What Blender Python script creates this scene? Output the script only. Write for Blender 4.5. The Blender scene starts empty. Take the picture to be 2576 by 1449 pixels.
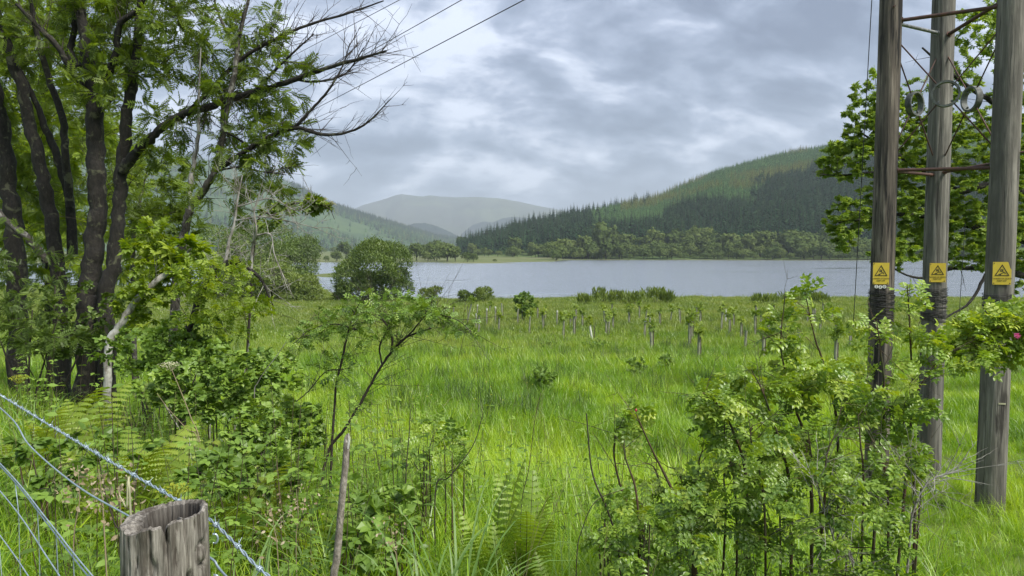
import bpy, math, random
import numpy as np
from mathutils import Vector, Euler

sc = bpy.context.scene
R = math.radians
# ------------------------------------------------------------------ camera, sky, sun, exposure
EYE = 7.6                      # metres above the lake
PITCH = R(2.85)
FPX = 1860.4                   # focal length in pixels of a 2576 px wide frame (26 mm on 36 mm)
cam_d = bpy.data.cameras.new('camera'); cam = bpy.data.objects.new('camera', cam_d)
sc.collection.objects.link(cam); sc.camera = cam
cam.location = (0, 0, EYE); cam.rotation_euler = (math.pi/2 - PITCH, 0, 0)
cam_d.sensor_width = 36; cam_d.lens = 26; cam_d.clip_start = 0.05; cam_d.clip_end = 30000

SUN_EL, SUN_AZ = R(52), R(128)          # azimuth clockwise from +Y
sd = bpy.data.lights.new('sun', 'SUN'); sun = bpy.data.objects.new('sun', sd); sc.collection.objects.link(sun)
sd.energy = 1.5; sd.angle = R(20); sd.color = (1.0, 0.95, 0.87)
sv = Vector((math.sin(SUN_AZ)*math.cos(SUN_EL), math.cos(SUN_AZ)*math.cos(SUN_EL), math.sin(SUN_EL)))
sun.rotation_euler = sv.to_track_quat('Z', 'Y').to_euler(); sun.location = (0, 0, 60)

sc.view_settings.view_transform = 'Standard'; sc.view_settings.look = 'None'
sc.view_settings.exposure = 2.2; sc.view_settings.gamma = 1.0; sc.view_settings.use_curve_mapping = False
sc.cycles.use_denoising = True
try:
    sc.cycles.denoiser = 'OPENIMAGEDENOISE'; sc.cycles.denoising_input_passes = 'RGB_ALBEDO_NORMAL'
except Exception: pass
sc.cycles.max_bounces = 5; sc.cycles.diffuse_bounces = 3; sc.cycles.glossy_bounces = 2
sc.cycles.transmission_bounces = 3; sc.cycles.transparent_max_bounces = 4; sc.cycles.volume_bounces = 0
sc.cycles.sample_clamp_indirect = 6.0; sc.cycles.caustics_reflective = False; sc.cycles.caustics_refractive = False

def N(nt, typ, ins=None, **kw):
    n = nt.nodes.new(typ)
    for k, v in kw.items(): setattr(n, k, v)
    for k, v in (ins or {}).items():
        s = n.inputs[k]
        if isinstance(v, bpy.types.NodeSocket): nt.links.new(v, s)
        else: s.default_value = v
    return n
def ramp(nt, fac, stops):
    n = nt.nodes.new('ShaderNodeValToRGB'); nt.links.new(fac, n.inputs[0]); e = n.color_ramp.elements
    while len(e) < len(stops): e.new(0.5)
    for i, (p, c) in enumerate(stops):
        e[i].position = p; e[i].color = (*c, 1) if len(c) == 3 else c
    return n.outputs[0]
def mth(nt, op, a, b=0.0, c=0.0):
    n = nt.nodes.new('ShaderNodeMath'); n.operation = op
    for i, v in enumerate((a, b, c)):
        if isinstance(v, bpy.types.NodeSocket): nt.links.new(v, n.inputs[i])
        else: n.inputs[i].default_value = v
    return n.outputs[0]
def mixc(nt, fac, a, b, blend='MIX'):
    n = nt.nodes.new('ShaderNodeMix'); n.data_type = 'RGBA'; n.blend_type = blend
    for s, v in ((n.inputs[0], fac), (n.inputs[6], a), (n.inputs[7], b)):
        if isinstance(v, bpy.types.NodeSocket): nt.links.new(v, s)
        else: s.default_value = v if not isinstance(v, tuple) or len(v) == 4 else (*v, 1)
    return n.outputs[2]

world = bpy.data.worlds.new('World'); sc.world = world; world.use_nodes = True
def build_world():
    nt = world.node_tree; nt.nodes.clear()
    out = N(nt, 'ShaderNodeOutputWorld')
    sky = N(nt, 'ShaderNodeTexSky', sky_type='NISHITA'); sky.sun_disc = False
    sky.sun_elevation = SUN_EL; sky.sun_rotation = SUN_AZ; sky.air_density = 1.0; sky.dust_density = 1.0
    tc = N(nt, 'ShaderNodeTexCoord')
    sp = N(nt, 'ShaderNodeSeparateXYZ', {0: tc.outputs['Generated']})
    z = mth(nt, 'MAXIMUM', sp.outputs[2], 0.0)
    zz = mth(nt, 'ADD', z, 0.62)
    cx = mth(nt, 'DIVIDE', sp.outputs[0], zz); cy = mth(nt, 'DIVIDE', sp.outputs[1], zz)
    cv = N(nt, 'ShaderNodeCombineXYZ', {0: cx, 1: cy, 2: 0.0})
    mp = N(nt, 'ShaderNodeMapping', {'Vector': cv.outputs[0], 'Rotation': (0, 0, R(-28)), 'Scale': (0.72, 1.12, 1), 'Location': (7.3, 2.35, 0)})
    n1 = N(nt, 'ShaderNodeTexNoise', {'Vector': mp.outputs[0], 'Scale': 2.7, 'Detail': 4.0, 'Roughness': 0.5, 'Distortion': 0.15})
    n2 = N(nt, 'ShaderNodeTexNoise', {'Vector': mp.outputs[0], 'Scale': 8.0, 'Detail': 8.0, 'Roughness': 0.58, 'Distortion': 0.22})
    f = mth(nt, 'ADD', mth(nt, 'MULTIPLY', n1.outputs[0], 0.40), mth(nt, 'MULTIPLY', n2.outputs[0], 0.60))
    cl = ramp(nt, f, [(0.41, (0.42, 0.50, 0.68)), (0.47, (0.59, 0.70, 0.92)), (0.52, (0.88, 1.01, 1.28)), (0.59, (1.70, 1.83, 2.12))])
    grad = mth(nt, 'ADD', 0.92, mth(nt, 'MULTIPLY', z, 0.9))
    g = N(nt, 'ShaderNodeCombineXYZ', {0: grad, 1: grad, 2: grad})
    clg = mixc(nt, 1.0, cl, g.outputs[0], 'MULTIPLY')
    col = mixc(nt, 0.95, sky.outputs[0], clg)
    bg = N(nt, 'ShaderNodeBackground', {'Color': col, 'Strength': 0.1})
    nt.links.new(bg.outputs[0], out.inputs[0])
build_world()

# ------------------------------------------------------------------ helpers: numbers and space
SP, CP = math.sin(PITCH), math.cos(PITCH)
def P(px, py, d):
    """World point seen at pixel (px, py) of a 2576 x 1449 frame at ground distance d."""
    u = (px-1288)/FPX; v = (724.5-py)/FPX
    s = d/(CP+v*SP)
    return np.array([u*s, d, EYE+s*(-SP+v*CP)])
def sstep(a, b, x):
    t = np.clip((np.asarray(x, float)-a)/(b-a), 0, 1); return t*t*(3-2*t)
_rs = np.random.RandomState(7); _perm = _rs.rand(256, 256)
def vnoise(x, y, s=1.0):
    x = np.asarray(x, float)*s+91.3; y = np.asarray(y, float)*s+17.7
    xi = np.floor(x).astype(int); yi = np.floor(y).astype(int); fx = x-xi; fy = y-yi
    fx = fx*fx*(3-2*fx); fy = fy*fy*(3-2*fy)
    g = lambda i, j: _perm[(xi+i) % 256, (yi+j) % 256]
    return (g(0,0)*(1-fx)+g(1,0)*fx)*(1-fy)+(g(0,1)*(1-fx)+g(1,1)*fx)*fy
def fbm(x, y, s=1.0, o=4):
    r = 0; a = 0.5; t = 0
    for k in range(o): r = r+a*vnoise(x, y, s*2**k); t += a; a *= 0.5
    return r/t
FY = np.array([[-60,5.4],[0,5.25],[4,5.1],[8,4.85],[15,4.15],[32,2.65],[50,1.7],[70,1.0],[90,0.58],[105,0.32],[115,0.08],[122,-0.2],[135,-1.0],[260,-4]])
def ground(x, y):
    x = np.asarray(x, float); y = np.asarray(y, float)
    sh = 38*sstep(-24, -46, x) + 5*(fbm(x, 0*x+3.0, 0.03, 3)-0.5)*2
    ye = y - sh*sstep(70, 120, y)
    z = np.interp(ye, FY[:,0], FY[:,1])
    s = ((x+0.48)+(y-1.0))/1.4142
    z = z + 1.05*np.exp(-(np.maximum(s, 0)/3.6)**2)
    w = sstep(115, 60, y)
    return z + w*(0.35*(fbm(x, y, 0.12, 3)-0.5) + 0.14*(fbm(x, y, 0.7, 2)-0.5))
def ghit(px, py, off=0.0):
    """Distance at which the pixel's ray meets the ground raised by off."""
    d = np.linspace(2, 135, 1400)
    u = (px-1288)/FPX; v = (724.5-py)/FPX; s = d/(CP+v*SP)
    z = EYE+s*(-SP+v*CP); h = ground(u*s, d)+off
    i = np.argmax(z <= h); return float(d[i]) if i > 0 else 110.0
def gpt(x, y, dz=0.0): return np.array([x, y, float(ground(x, y))+dz])
def gpx(px, d, dz=0.0): return gpt((px-1288)/FPX*d, d, dz)

# ------------------------------------------------------------------ helpers: meshes
COL = sc.collection
class MB:
    def __init__(s): s.V = []; s.F = []; s.M = []; s.T = []; s.S = []; s.n = 0
    def add(s, V, F, mat=0, tint=0.5, smooth=False):
        V = np.asarray(V, float).reshape(-1, 3); F = np.asarray(F, int)
        if len(V) == 0 or len(F) == 0: return
        s.V.append(V); s.F.append(F+s.n); s.n += len(V)
        s.M.append(np.full(len(F), mat)); s.S.append(np.full(len(F), smooth))
        s.T.append(np.full(len(V), tint) if np.isscalar(tint) else np.asarray(tint, float))
    def arrays(s):
        return np.concatenate(s.V), s.F, np.concatenate(s.M), np.concatenate(s.T), np.concatenate(s.S)
    def mesh(s, name, mats):
        me = bpy.data.meshes.new(name); V, Fs, M, T, S = s.arrays()
        fill_mesh(me, V, Fs, M, S); 
        a = me.attributes.new('tint', 'FLOAT', 'POINT'); a.data.foreach_set('value', T.astype(np.float32))
        for m in mats: me.materials.append(m)
        return me
    def build(s, name, mats, parent=None):
        if not s.V: return None
        if not isinstance(mats, (list, tuple)): mats = [mats]
        return link(name, s.mesh(name, mats), parent)
def fill_mesh(me, V, Fs, M=None, S=None):
    nl = sum(f.size for f in Fs); nf = sum(len(f) for f in Fs)
    me.vertices.add(len(V)); me.vertices.foreach_set('co', V.astype(np.float32).ravel())
    me.loops.add(nl); me.loops.foreach_set('vertex_index', np.concatenate([f.ravel() for f in Fs]).astype(np.int32))
    cnt = np.concatenate([np.full(len(f), f.shape[1]) for f in Fs])
    me.polygons.add(nf); me.polygons.foreach_set('loop_start', (np.cumsum(cnt)-cnt).astype(np.int32))
    if M is not None: me.polygons.foreach_set('material_index', np.asarray(M).astype(np.int32))
    if S is not None: me.polygons.foreach_set('use_smooth', np.asarray(S, bool))
    me.update(calc_edges=True)
def link(name, data, parent=None):
    o = bpy.data.objects.new(name, data); COL.objects.link(o)
    if parent is not None:
        o.parent = parent
        if parent.type == 'EMPTY' or True: o.matrix_parent_inverse = parent.matrix_basis.inverted()
    return o
def tag(o, label=None, cat=None, group=None, kind=None):
    for k, v in (('label', label), ('category', cat), ('group', group), ('kind', kind)):
        if v: o[k] = v
    return o
def empty(name, loc, label=None, cat=None, group=None):
    o = bpy.data.objects.new(name, None); COL.objects.link(o); o.location = tuple(loc); o.empty_display_size = 0.1
    return tag(o, label, cat, group)
def stuff(o):
    if o is not None: o['kind'] = 'stuff'
    return o
def unit(v): v = np.asarray(v, float); return v/(np.linalg.norm(v, axis=-1, keepdims=True)+1e-12)
def tubes(mb, paths, radii, k=6, mat=0, tint=0.5, cap=False):
    """paths (B,n,3), radii (B,n): all tubes at once, rings along parallel-ish frames."""
    paths = np.asarray(paths, float); radii = np.asarray(radii, float)
    if paths.ndim == 2: paths = paths[None]; radii = radii[None]
    B, n, _ = paths.shape
    t = np.gradient(paths, axis=1); t = unit(t)
    ref = np.zeros((B, 1, 3)); tm = unit(t.mean(1, keepdims=True))
    ref[..., 0] = np.where(np.abs(tm[..., 0]) < 0.8, 1, 0); ref[..., 1] = np.where(np.abs(tm[..., 0]) < 0.8, 0, 1)
    a = unit(ref - (ref*t).sum(-1, keepdims=True)*t); b = np.cross(t, a)
    th = np.arange(k)*2*np.pi/k
    ring = a[:, :, None]*np.cos(th)[None, None, :, None] + b[:, :, None]*np.sin(th)[None, None, :, None]
    V = paths[:, :, None] + ring*radii[:, :, None, None]
    i = np.arange(n-1)[:, None]*k; j = np.arange(k)[None]; jn = (j+1) % k
    q = np.stack([i+j, i+jn, i+k+jn, i+k+j], -1).reshape(-1, 4)
    F = (q[None] + (np.arange(B)*n*k)[:, None, None]).reshape(-1, 4)
    tt = tint if np.isscalar(tint) else np.repeat(np.asarray(tint), n*k)
    mb.add(V.reshape(-1, 3), F, mat, tt, True)
    if cap:
        for e in range(B):
            base = V[e, -1]; mb.add(base, np.arange(k)[None], mat, 0.5)
            mb.add(V[e, 0], np.arange(k)[::-1][None], mat, 0.5)
def catmull(pts, m=6):
    p = np.asarray(pts, float); p = np.vstack([2*p[0]-p[1], p, 2*p[-1]-p[-2]]); out = []
    for i in range(1, len(p)-2):
        for t in np.arange(m)/m:
            out.append(0.5*((2*p[i])+(-p[i-1]+p[i+1])*t+(2*p[i-1]-5*p[i]+4*p[i+1]-p[i+2])*t*t+(-p[i-1]+3*p[i]-3*p[i+1]+p[i+2])*t**3))
    out.append(p[-2]); return np.array(out)
def place(mb, T, F, pos, axis, up, size, mat=0, tint=None, rng=None):
    """Copies template verts T (x = along the leaf, y = across, z = up) to every pos / axis."""
    n = len(pos)
    if n == 0: return
    x = unit(axis); y = unit(np.cross(up, x)); z = np.cross(x, y)
    size = np.broadcast_to(np.asarray(size, float), (n,))
    V = pos[:, None] + size[:, None, None]*(T[None, :, 0:1]*x[:, None]+T[None, :, 1:2]*y[:, None]+T[None, :, 2:3]*z[:, None])
    k = len(T)
    if tint is None: tint = np.random.RandomState(n).rand(n)
    tt = np.repeat(tint, k)
    for f in F:
        mb.add(np.zeros((0, 3)), f) if False else None
    off = (np.arange(n)*k)[:, None, None]
    first = True
    V = V.reshape(-1, 3); base = mb.n
    mb.V.append(V); mb.T.append(tt); mb.n += len(V)
    for f in F:
        f = np.asarray(f); g = (f[None]+off).reshape(-1, f.shape[1])+base
        mb.F.append(g); mb.M.append(np.full(len(g), mat)); mb.S.append(np.full(len(g), False))
def box(mb, c, s, mat=0, rz=0.0):
    h = np.array(s)/2; V = np.array([[x, y, z] for x in (-1, 1) for y in (-1, 1) for z in (-1, 1)])*h
    ca, sa = math.cos(rz), math.sin(rz); V = V@np.array([[ca, sa, 0], [-sa, ca, 0], [0, 0, 1]]) + np.array(c)
    mb.add(V, [[0,1,3,2],[4,6,7,5],[0,4,5,1],[2,3,7,6],[0,2,6,4],[1,5,7,3]], mat)

# leaf templates -------------------------------------------------------------
def t_join(parts):
    V = []; F4 = []; n = 0
    for v, f in parts:
        V.append(v); F4.append(np.asarray(f)+n); n += len(v)
    return np.vstack(V), [np.vstack(F4)]
def t_leaf(L=1.0, W=0.5, fold=0.12, droop=0.12, o=(0, 0, 0), ang=0.0, fat=0.45):
    """One leaf blade: six points, two folded halves."""
    v = np.array([[0,0,0],[fat*L,0,0.02],[L,0,-droop*L],[0.25*L,W*0.42,fold*W],[0.62*L,W*0.44,fold*W-0.3*droop*L],
                  [0.25*L,-W*0.42,fold*W],[0.62*L,-W*0.44,fold*W-0.3*droop*L]])
    ca, sa = math.cos(ang), math.sin(ang)
    v = v@np.array([[ca, sa, 0], [-sa, ca, 0], [0, 0, 1]]) + np.array(o)
    return v, [[0,1,4,3],[1,2,2,4],[0,5,6,1],[1,6,2,2]]
def fix(t):
    """Turn the doubled corners of t_leaf into real triangles and quads."""
    v, fs = t; f = fs[0]; dup = np.array([len(set(r)) for r in f])
    q = f[dup == 4]; tr = np.array([list(dict.fromkeys(r)) for r in f[dup == 3]])
    return v, ([q, tr] if len(tr) else [q])
def t_diamond(L, W, o, ang, droop=0.1):
    v = np.array([[0,0,0],[0.45*L,W/2,0.01],[L,0,-droop*L],[0.45*L,-W/2,0.01]])
    ca, sa = math.cos(ang), math.sin(ang)
    return v@np.array([[ca, sa, 0], [-sa, ca, 0], [0, 0, 1]])+np.array(o), [[0,1,2,3]]
def t_pinnate(n=6, w=0.11, l=0.30, full=False, start=0.22, droop=0.25):
    """Feather leaf of unit length: pairs of leaflets on a thin stalk and one at the end."""
    parts = [(np.array([[0,0.008,0],[0,-0.008,0],[1-l*0.5,-0.004,-droop*0.6],[1-l*0.5,0.004,-droop*0.6]]), [[0,1,2,3]])]
    mk = (lambda L, W, o, a: t_leaf(L, W, 0.15, 0.2, o, a)) if full else (lambda L, W, o, a: t_diamond(L, W, o, a, 0.2))
    for i in range(n):
        t = start+(1-l*0.6-start)*i/(max(n-1, 1)); s = 0.75+0.25*math.sin(math.pi*(0.25+0.6*t))
        for sg in (-1, 1): parts.append(mk(l*s, w, (t, 0, -droop*t*t), sg*1.15))
    parts.append(mk(l, w, (1-l*0.55, 0, -droop*0.7), 0))
    return fix(t_join(parts))
T_ROWAN = t_pinnate(6, 0.115, 0.30)
T_ROSE = t_pinnate(3, 0.21, 0.36, True, 0.25, 0.2)
T_SIMPLE = fix(t_join([t_leaf(1, 0.55)]))
T_WIDE = fix(t_join([t_leaf(1, 0.75, 0.1, 0.2)]))
T_QUAD = (np.array([[0,-0.5,0],[1,-0.35,0],[1,0.35,0],[0,0.5,0]])*np.array([1, 0.6, 1]), [np.array([[0,1,2,3]])])
T_WILLOW = (np.array([[0,0,0],[0.4,0.16,0.03],[1,0,-0.08],[0.4,-0.16,0.03]]), [np.array([[0,1,2,3]])])
T_NARROW = (np.array([[0,0,0],[0.45,0.1,0.02],[1,0,-0.06],[0.45,-0.1,0.02]]), [np.array([[0,1,2,3]])])
T_SPRIG = fix(t_join([t_leaf(0.6, 0.34, 0.12, 0.2, (0.05+0.12*i, 0, 0.02*i), a) for i, a in enumerate((1.2, -1.1, 0.75, -0.7, 0.05))]))
T_BRAMBLE = fix(t_join([t_leaf(0.62, 0.46, 0.12, 0.15, (0.38, 0, 0), a) for a in (0, 1.35, -1.35)]))

# ------------------------------------------------------------------ materials
def newmat(name):
    m = bpy.data.materials.new(name); m.use_nodes = True; nt = m.node_tree; nt.nodes.clear()
    return m, nt, N(nt, 'ShaderNodeOutputMaterial')
def leafmat(name, cols, trans=0.4, tcol=None, gloss=0.02, rough=0.45, noise=0.0, obrand=False):
    """cols: dark -> light stops picked by each leaf's own tint; light passes through the blade."""
    m, nt, out = newmat(name)
    at = N(nt, 'ShaderNodeAttribute', attribute_name='tint').outputs['Fac']
    if obrand: at = mth(nt, 'ADD', mth(nt, 'MULTIPLY', at, 0.45), mth(nt, 'MULTIPLY', N(nt, 'ShaderNodeObjectInfo').outputs['Random'], 0.55))
    if noise:
        gp = N(nt, 'ShaderNodeNewGeometry').outputs['Position']
        nz = N(nt, 'ShaderNodeTexNoise', {'Vector': gp, 'Scale': noise, 'Detail': 2.0}).outputs[0]
        at = mth(nt, 'ADD', mth(nt, 'MULTIPLY', at, 0.55), mth(nt, 'SUBTRACT', mth(nt, 'MULTIPLY', nz, 1.1), 0.3))
    k = len(cols)-1
    c = ramp(nt, at, [(0.05+0.9*i/k, cc) for i, cc in enumerate(cols)])
    df = N(nt, 'ShaderNodeBsdfDiffuse', {'Color': c})
    hs = N(nt, 'ShaderNodeHueSaturation', {'Color': c, 'Hue': 0.485, 'Saturation': 1.12, 'Value': 1.35})
    tr = N(nt, 'ShaderNodeBsdfTranslucent', {'Color': hs.outputs[0]})
    mx = N(nt, 'ShaderNodeMixShader', {0: trans, 1: df.outputs[0], 2: tr.outputs[0]})
    last = mx.outputs[0]
    if gloss:
        gl = N(nt, 'ShaderNodeBsdfGlossy', {'Color': (1, 1, 1, 1), 'Roughness': rough})
        last = N(nt, 'ShaderNodeMixShader', {0: gloss, 1: last, 2: gl.outputs[0]}).outputs[0]
    nt.links.new(last, out.inputs[0]); return m
def solid(name, col, rough=0.7, metal=0.0, noise=None, col2=None, bump=0.0, stretch=(1, 1, 1), lo=0.4, hi=0.6):
    m, nt, out = newmat(name)
    b = N(nt, 'ShaderNodeBsdfPrincipled', {'Roughness': rough, 'Metallic': metal, 'Base Color': (*col, 1)})
    if noise:
        tc = N(nt, 'ShaderNodeTexCoord').outputs['Object']
        mp = N(nt, 'ShaderNodeMapping', {'Vector': tc, 'Scale': stretch})
        nz = N(nt, 'ShaderNodeTexNoise', {'Vector': mp.outputs[0], 'Scale': noise, 'Detail': 6.0, 'Roughness': 0.62}).outputs[0]
        nt.links.new(ramp(nt, nz, [(lo, col), (hi, col2 or col)]), b.inputs['Base Color'])
        if bump:
            nt.links.new(N(nt, 'ShaderNodeBump', {'Height': nz, 'Strength': bump, 'Distance': 0.02}).outputs[0], b.inputs['Normal'])
    nt.links.new(b.outputs[0], out.inputs[0]); return m
def barkmat(name, dark, light, lichen, amount=0.55, scale=9.0):
    m, nt, out = newmat(name)
    gp = N(nt, 'ShaderNodeNewGeometry').outputs['Position']
    mp = N(nt, 'ShaderNodeMapping', {'Vector': gp, 'Scale': (1, 1, 0.45)})
    n1 = N(nt, 'ShaderNodeTexNoise', {'Vector': mp.outputs[0], 'Scale': scale*2.2, 'Detail': 7.0, 'Roughness': 0.65})
    n2 = N(nt, 'ShaderNodeTexNoise', {'Vector': gp, 'Scale': scale*0.55, 'Detail': 5.0, 'Roughness': 0.6, 'Distortion': 0.6})
    c1 = ramp(nt, n1.outputs[0], [(0.36, dark), (0.64, light)])
    f = ramp(nt, n2.outputs[0], [(amount-0.03, (0, 0, 0)), (amount+0.05, (1, 1, 1))])
    c = mixc(nt, f, c1, lichen)
    b = N(nt, 'ShaderNodeBsdfPrincipled', {'Roughness': 0.9, 'Base Color': c})
    nt.links.new(N(nt, 'ShaderNodeBump', {'Height': n1.outputs[0], 'Strength': 0.7, 'Distance': 0.02}).outputs[0], b.inputs['Normal'])
    nt.links.new(b.outputs[0], out.inputs[0]); return m

M = {}
M['bark'] = barkmat('bark_dark', (0.006, 0.0052, 0.0038), (0.024, 0.021, 0.016), (0.075, 0.078, 0.045), 0.60, 15.0)
M['bark_grey'] = barkmat('bark_grey', (0.022, 0.019, 0.015), (0.085, 0.076, 0.062), (0.19, 0.185, 0.165), 0.57, 16.0)
M['bark_pale'] = barkmat('bark_pale', (0.10, 0.09, 0.075), (0.30, 0.285, 0.25), (0.42, 0.42, 0.38), 0.5)
M['stake_grey'] = barkmat('stake_wood_grey', (0.12, 0.10, 0.08), (0.30, 0.265, 0.225), (0.40, 0.37, 0.32), 0.55, 22.0)
M['twig'] = solid('twig_brown', (0.035, 0.027, 0.02), 0.9)
M['twig_grey'] = solid('twig_grey', (0.16, 0.145, 0.12), 0.9, noise=9, col2=(0.33, 0.32, 0.29))
M['twig_red'] = solid('twig_reddish', (0.07, 0.035, 0.02), 0.8, noise=6, col2=(0.045, 0.05, 0.02))
M['rowan'] = leafmat('rowan_leaf', [(0.0730, 0.1105, 0.0162), (0.1216, 0.1872, 0.0243), (0.2068, 0.2851, 0.0379)], 0.42)
M['rowan_bright'] = leafmat('rowan_leaf_bright', [(0.1138, 0.1890, 0.0199), (0.2069, 0.2992, 0.0314), (0.3102, 0.3938, 0.0499)], 0.48)
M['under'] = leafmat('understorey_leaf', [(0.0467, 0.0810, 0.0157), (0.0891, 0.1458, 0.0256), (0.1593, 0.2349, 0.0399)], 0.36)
M['oak'] = leafmat('oak_leaf', [(0.1258, 0.2118, 0.0265), (0.1976, 0.2962, 0.0441), (0.3054, 0.3979, 0.0663)], 0.42)
M['rose'] = leafmat('rose_leaf', [(0.0887, 0.1622, 0.0280), (0.1481, 0.2514, 0.0381), (0.2369, 0.3487, 0.0445), (0.3752, 0.4460, 0.0572)], 0.36, gloss=0.035, rough=0.4)
M['bramble'] = leafmat('bramble_leaf', [(0.0873, 0.1585, 0.0299), (0.1555, 0.2560, 0.0412), (0.2645, 0.3779, 0.0560)], 0.32, gloss=0.025)
M['nettle'] = leafmat('nettle_leaf', [(0.0831, 0.1500, 0.0256), (0.1477, 0.2475, 0.0399), (0.2216, 0.3375, 0.0570)], 0.36, gloss=0.02)
M['fern'] = leafmat('fern_leaf', [(0.1219, 0.2104, 0.0251), (0.2105, 0.3202, 0.0407), (0.3103, 0.4209, 0.0627)], 0.4, obrand=True)
M['bracken'] = leafmat('bracken_leaf', [(0.1570, 0.2400, 0.0285), (0.2493, 0.3375, 0.0427), (0.3509, 0.4200, 0.0641)], 0.42, obrand=True)
M['willow'] = leafmat('willow_leaf', [(0.0506, 0.0867, 0.0159), (0.0876, 0.1418, 0.0229), (0.1464, 0.2084, 0.0342)], 0.25, gloss=0.03)
M['willow_light'] = leafmat('willow_leaf_light', [(0.0860, 0.1320, 0.0254), (0.1434, 0.2018, 0.0353), (0.2103, 0.2716, 0.0494)], 0.3, gloss=0.03)
M['far_leaf'] = leafmat('far_tree_leaf', [(0.0686, 0.1049, 0.0318), (0.0996, 0.1399, 0.0413), (0.1459, 0.1828, 0.0572)], 0.15, gloss=0.0, obrand=True)
M['conifer_dark'] = leafmat('conifer_dark', [(0.010, 0.026, 0.013), (0.027, 0.060, 0.027), (0.058, 0.100, 0.038)], 0.05, gloss=0.0, obrand=True) #(0.0104, 0.0234, 0.0156), (0.0169, 0.0364, 0.0234), (0.0286, 0.0520, 0.0286)], 0.05, gloss=0.0, obrand=True)
M['conifer_mid'] = leafmat('conifer_mid', [(0.0479, 0.1097, 0.0362), (0.0860, 0.1672, 0.0523), (0.1316, 0.2299, 0.0644)], 0.08, gloss=0.0, obrand=True)
M['larch'] = leafmat('larch_needles', [(0.1094, 0.1418, 0.0324), (0.1604, 0.1890, 0.0459), (0.2041, 0.2228, 0.0607)], 0.12, gloss=0.0, obrand=True)
M['sapling'] = leafmat('sapling_leaf', [(0.1053, 0.1820, 0.0234), (0.1825, 0.2665, 0.0325), (0.2668, 0.3380, 0.0520)], 0.4, obrand=True)
M['dry'] = leafmat('dry_stalk', [(0.2200, 0.1700, 0.1000), (0.3200, 0.2600, 0.1700), (0.4200, 0.3600, 0.2600)], 0.2, gloss=0.0)
M['seed'] = leafmat('grass_seed', [(0.17, 0.16, 0.07), (0.24, 0.22, 0.11), (0.30, 0.27, 0.15)], 0.3, gloss=0.0)
M['wire'] = solid('galvanised_wire', (0.30, 0.38, 0.44), 0.42, 0.55, noise=60, col2=(0.42, 0.50, 0.55))
M['rust'] = solid('rusty_steel', (0.11, 0.055, 0.038), 0.75, 0.2, noise=14, col2=(0.06, 0.038, 0.032))
M['steel'] = solid('grey_steel', (0.14, 0.15, 0.15), 0.55, 0.5, noise=25, col2=(0.28, 0.29, 0.28))
M['ring'] = solid('ring_iron', (0.06, 0.066, 0.06), 0.75, 0.0, noise=18, col2=(0.15, 0.16, 0.145))
M['cable'] = solid('cable', (0.03, 0.03, 0.032), 0.6)
M['wrap'] = solid('old_barbed_wire', (0.022, 0.021, 0.02), 0.75, 0.1, noise=40, col2=(0.07, 0.068, 0.064))
M['yellow'] = solid('sign_yellow', (0.62, 0.46, 0.035), 0.5, noise=22, col2=(0.54, 0.40, 0.05), lo=0.35, hi=0.7)
M['black'] = solid('sign_black', (0.03, 0.024, 0.012), 0.6)
M['white'] = solid('white_plastic', (0.72, 0.72, 0.68), 0.5)
M['tube'] = solid('tree_tube', (0.16, 0.175, 0.12), 0.6, noise=3.0, col2=(0.26, 0.27, 0.19))
M['tube_white'] = solid('tree_tube_pale', (0.52, 0.54, 0.47), 0.55)
M['stake'] = solid('stake_wood', (0.10, 0.082, 0.06), 0.85, noise=20, col2=(0.055, 0.045, 0.034))
M['pink'] = leafmat('rose_petal', [(0.6200, 0.1400, 0.3000), (0.7200, 0.2500, 0.4200)], 0.3, gloss=0)
M['red'] = solid('rose_bud', (0.45, 0.04, 0.07), 0.6)
M['butter'] = solid('buttercup_yellow', (0.75, 0.6, 0.02), 0.5)
M['umbel'] = leafmat('umbel_yellow_green', [(0.2200, 0.2600, 0.0300), (0.3400, 0.3600, 0.0500)], 0.3, gloss=0)
M['cream'] = leafmat('cream_blossom', [(0.4200, 0.4200, 0.2600), (0.5800, 0.5700, 0.4000)], 0.3, gloss=0)

def polewood(name, base, dark, pale, seed, cut):
    m, nt, out = newmat(name)
    tc = N(nt, 'ShaderNodeTexCoord').outputs['Object']
    def ns(scale, st, det=6.0, rough=0.6):
        mp = N(nt, 'ShaderNodeMapping', {'Vector': tc, 'Scale': st, 'Location': (seed, seed*1.7, seed*0.3)})
        return N(nt, 'ShaderNodeTexNoise', {'Vector': mp.outputs[0], 'Scale': scale, 'Detail': det, 'Roughness': rough}).outputs[0]
    fine = ns(34, (1, 1, 0.04)); wide = ns(13, (1, 1, 0.075), 5); blot = ns(3.4, (1, 1, 0.30), 5)
    c = ramp(nt, fine, [(0.36, tuple(v*0.62 for v in base)), (0.52, base), (0.68, pale)])
    crack = ramp(nt, wide, [(cut-0.08, (1, 1, 1)), (cut, (0, 0, 0))])
    c = mixc(nt, crack, c, dark)
    st = ramp(nt, blot, [(0.46, (0, 0, 0)), (0.62, (0.85, 0.85, 0.85))])
    c = mixc(nt, st, c, tuple(v*0.5 for v in base))
    b = N(nt, 'ShaderNodeBsdfPrincipled', {'Roughness': 0.88, 'Base Color': c})
    h = mth(nt, 'ADD', mth(nt, 'MULTIPLY', fine, 0.5), mth(nt, 'MULTIPLY', wide, 1.0))
    nt.links.new(N(nt, 'ShaderNodeBump', {'Height': h, 'Strength': 0.9, 'Distance': 0.025}).outputs[0], b.inputs['Normal'])
    nt.links.new(b.outputs[0], out.inputs[0]); return m
M['pole_brown'] = polewood('pole_wood_brown', (0.125, 0.105, 0.082), (0.014, 0.012, 0.010), (0.26, 0.225, 0.18), 1.3, 0.51)
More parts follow.
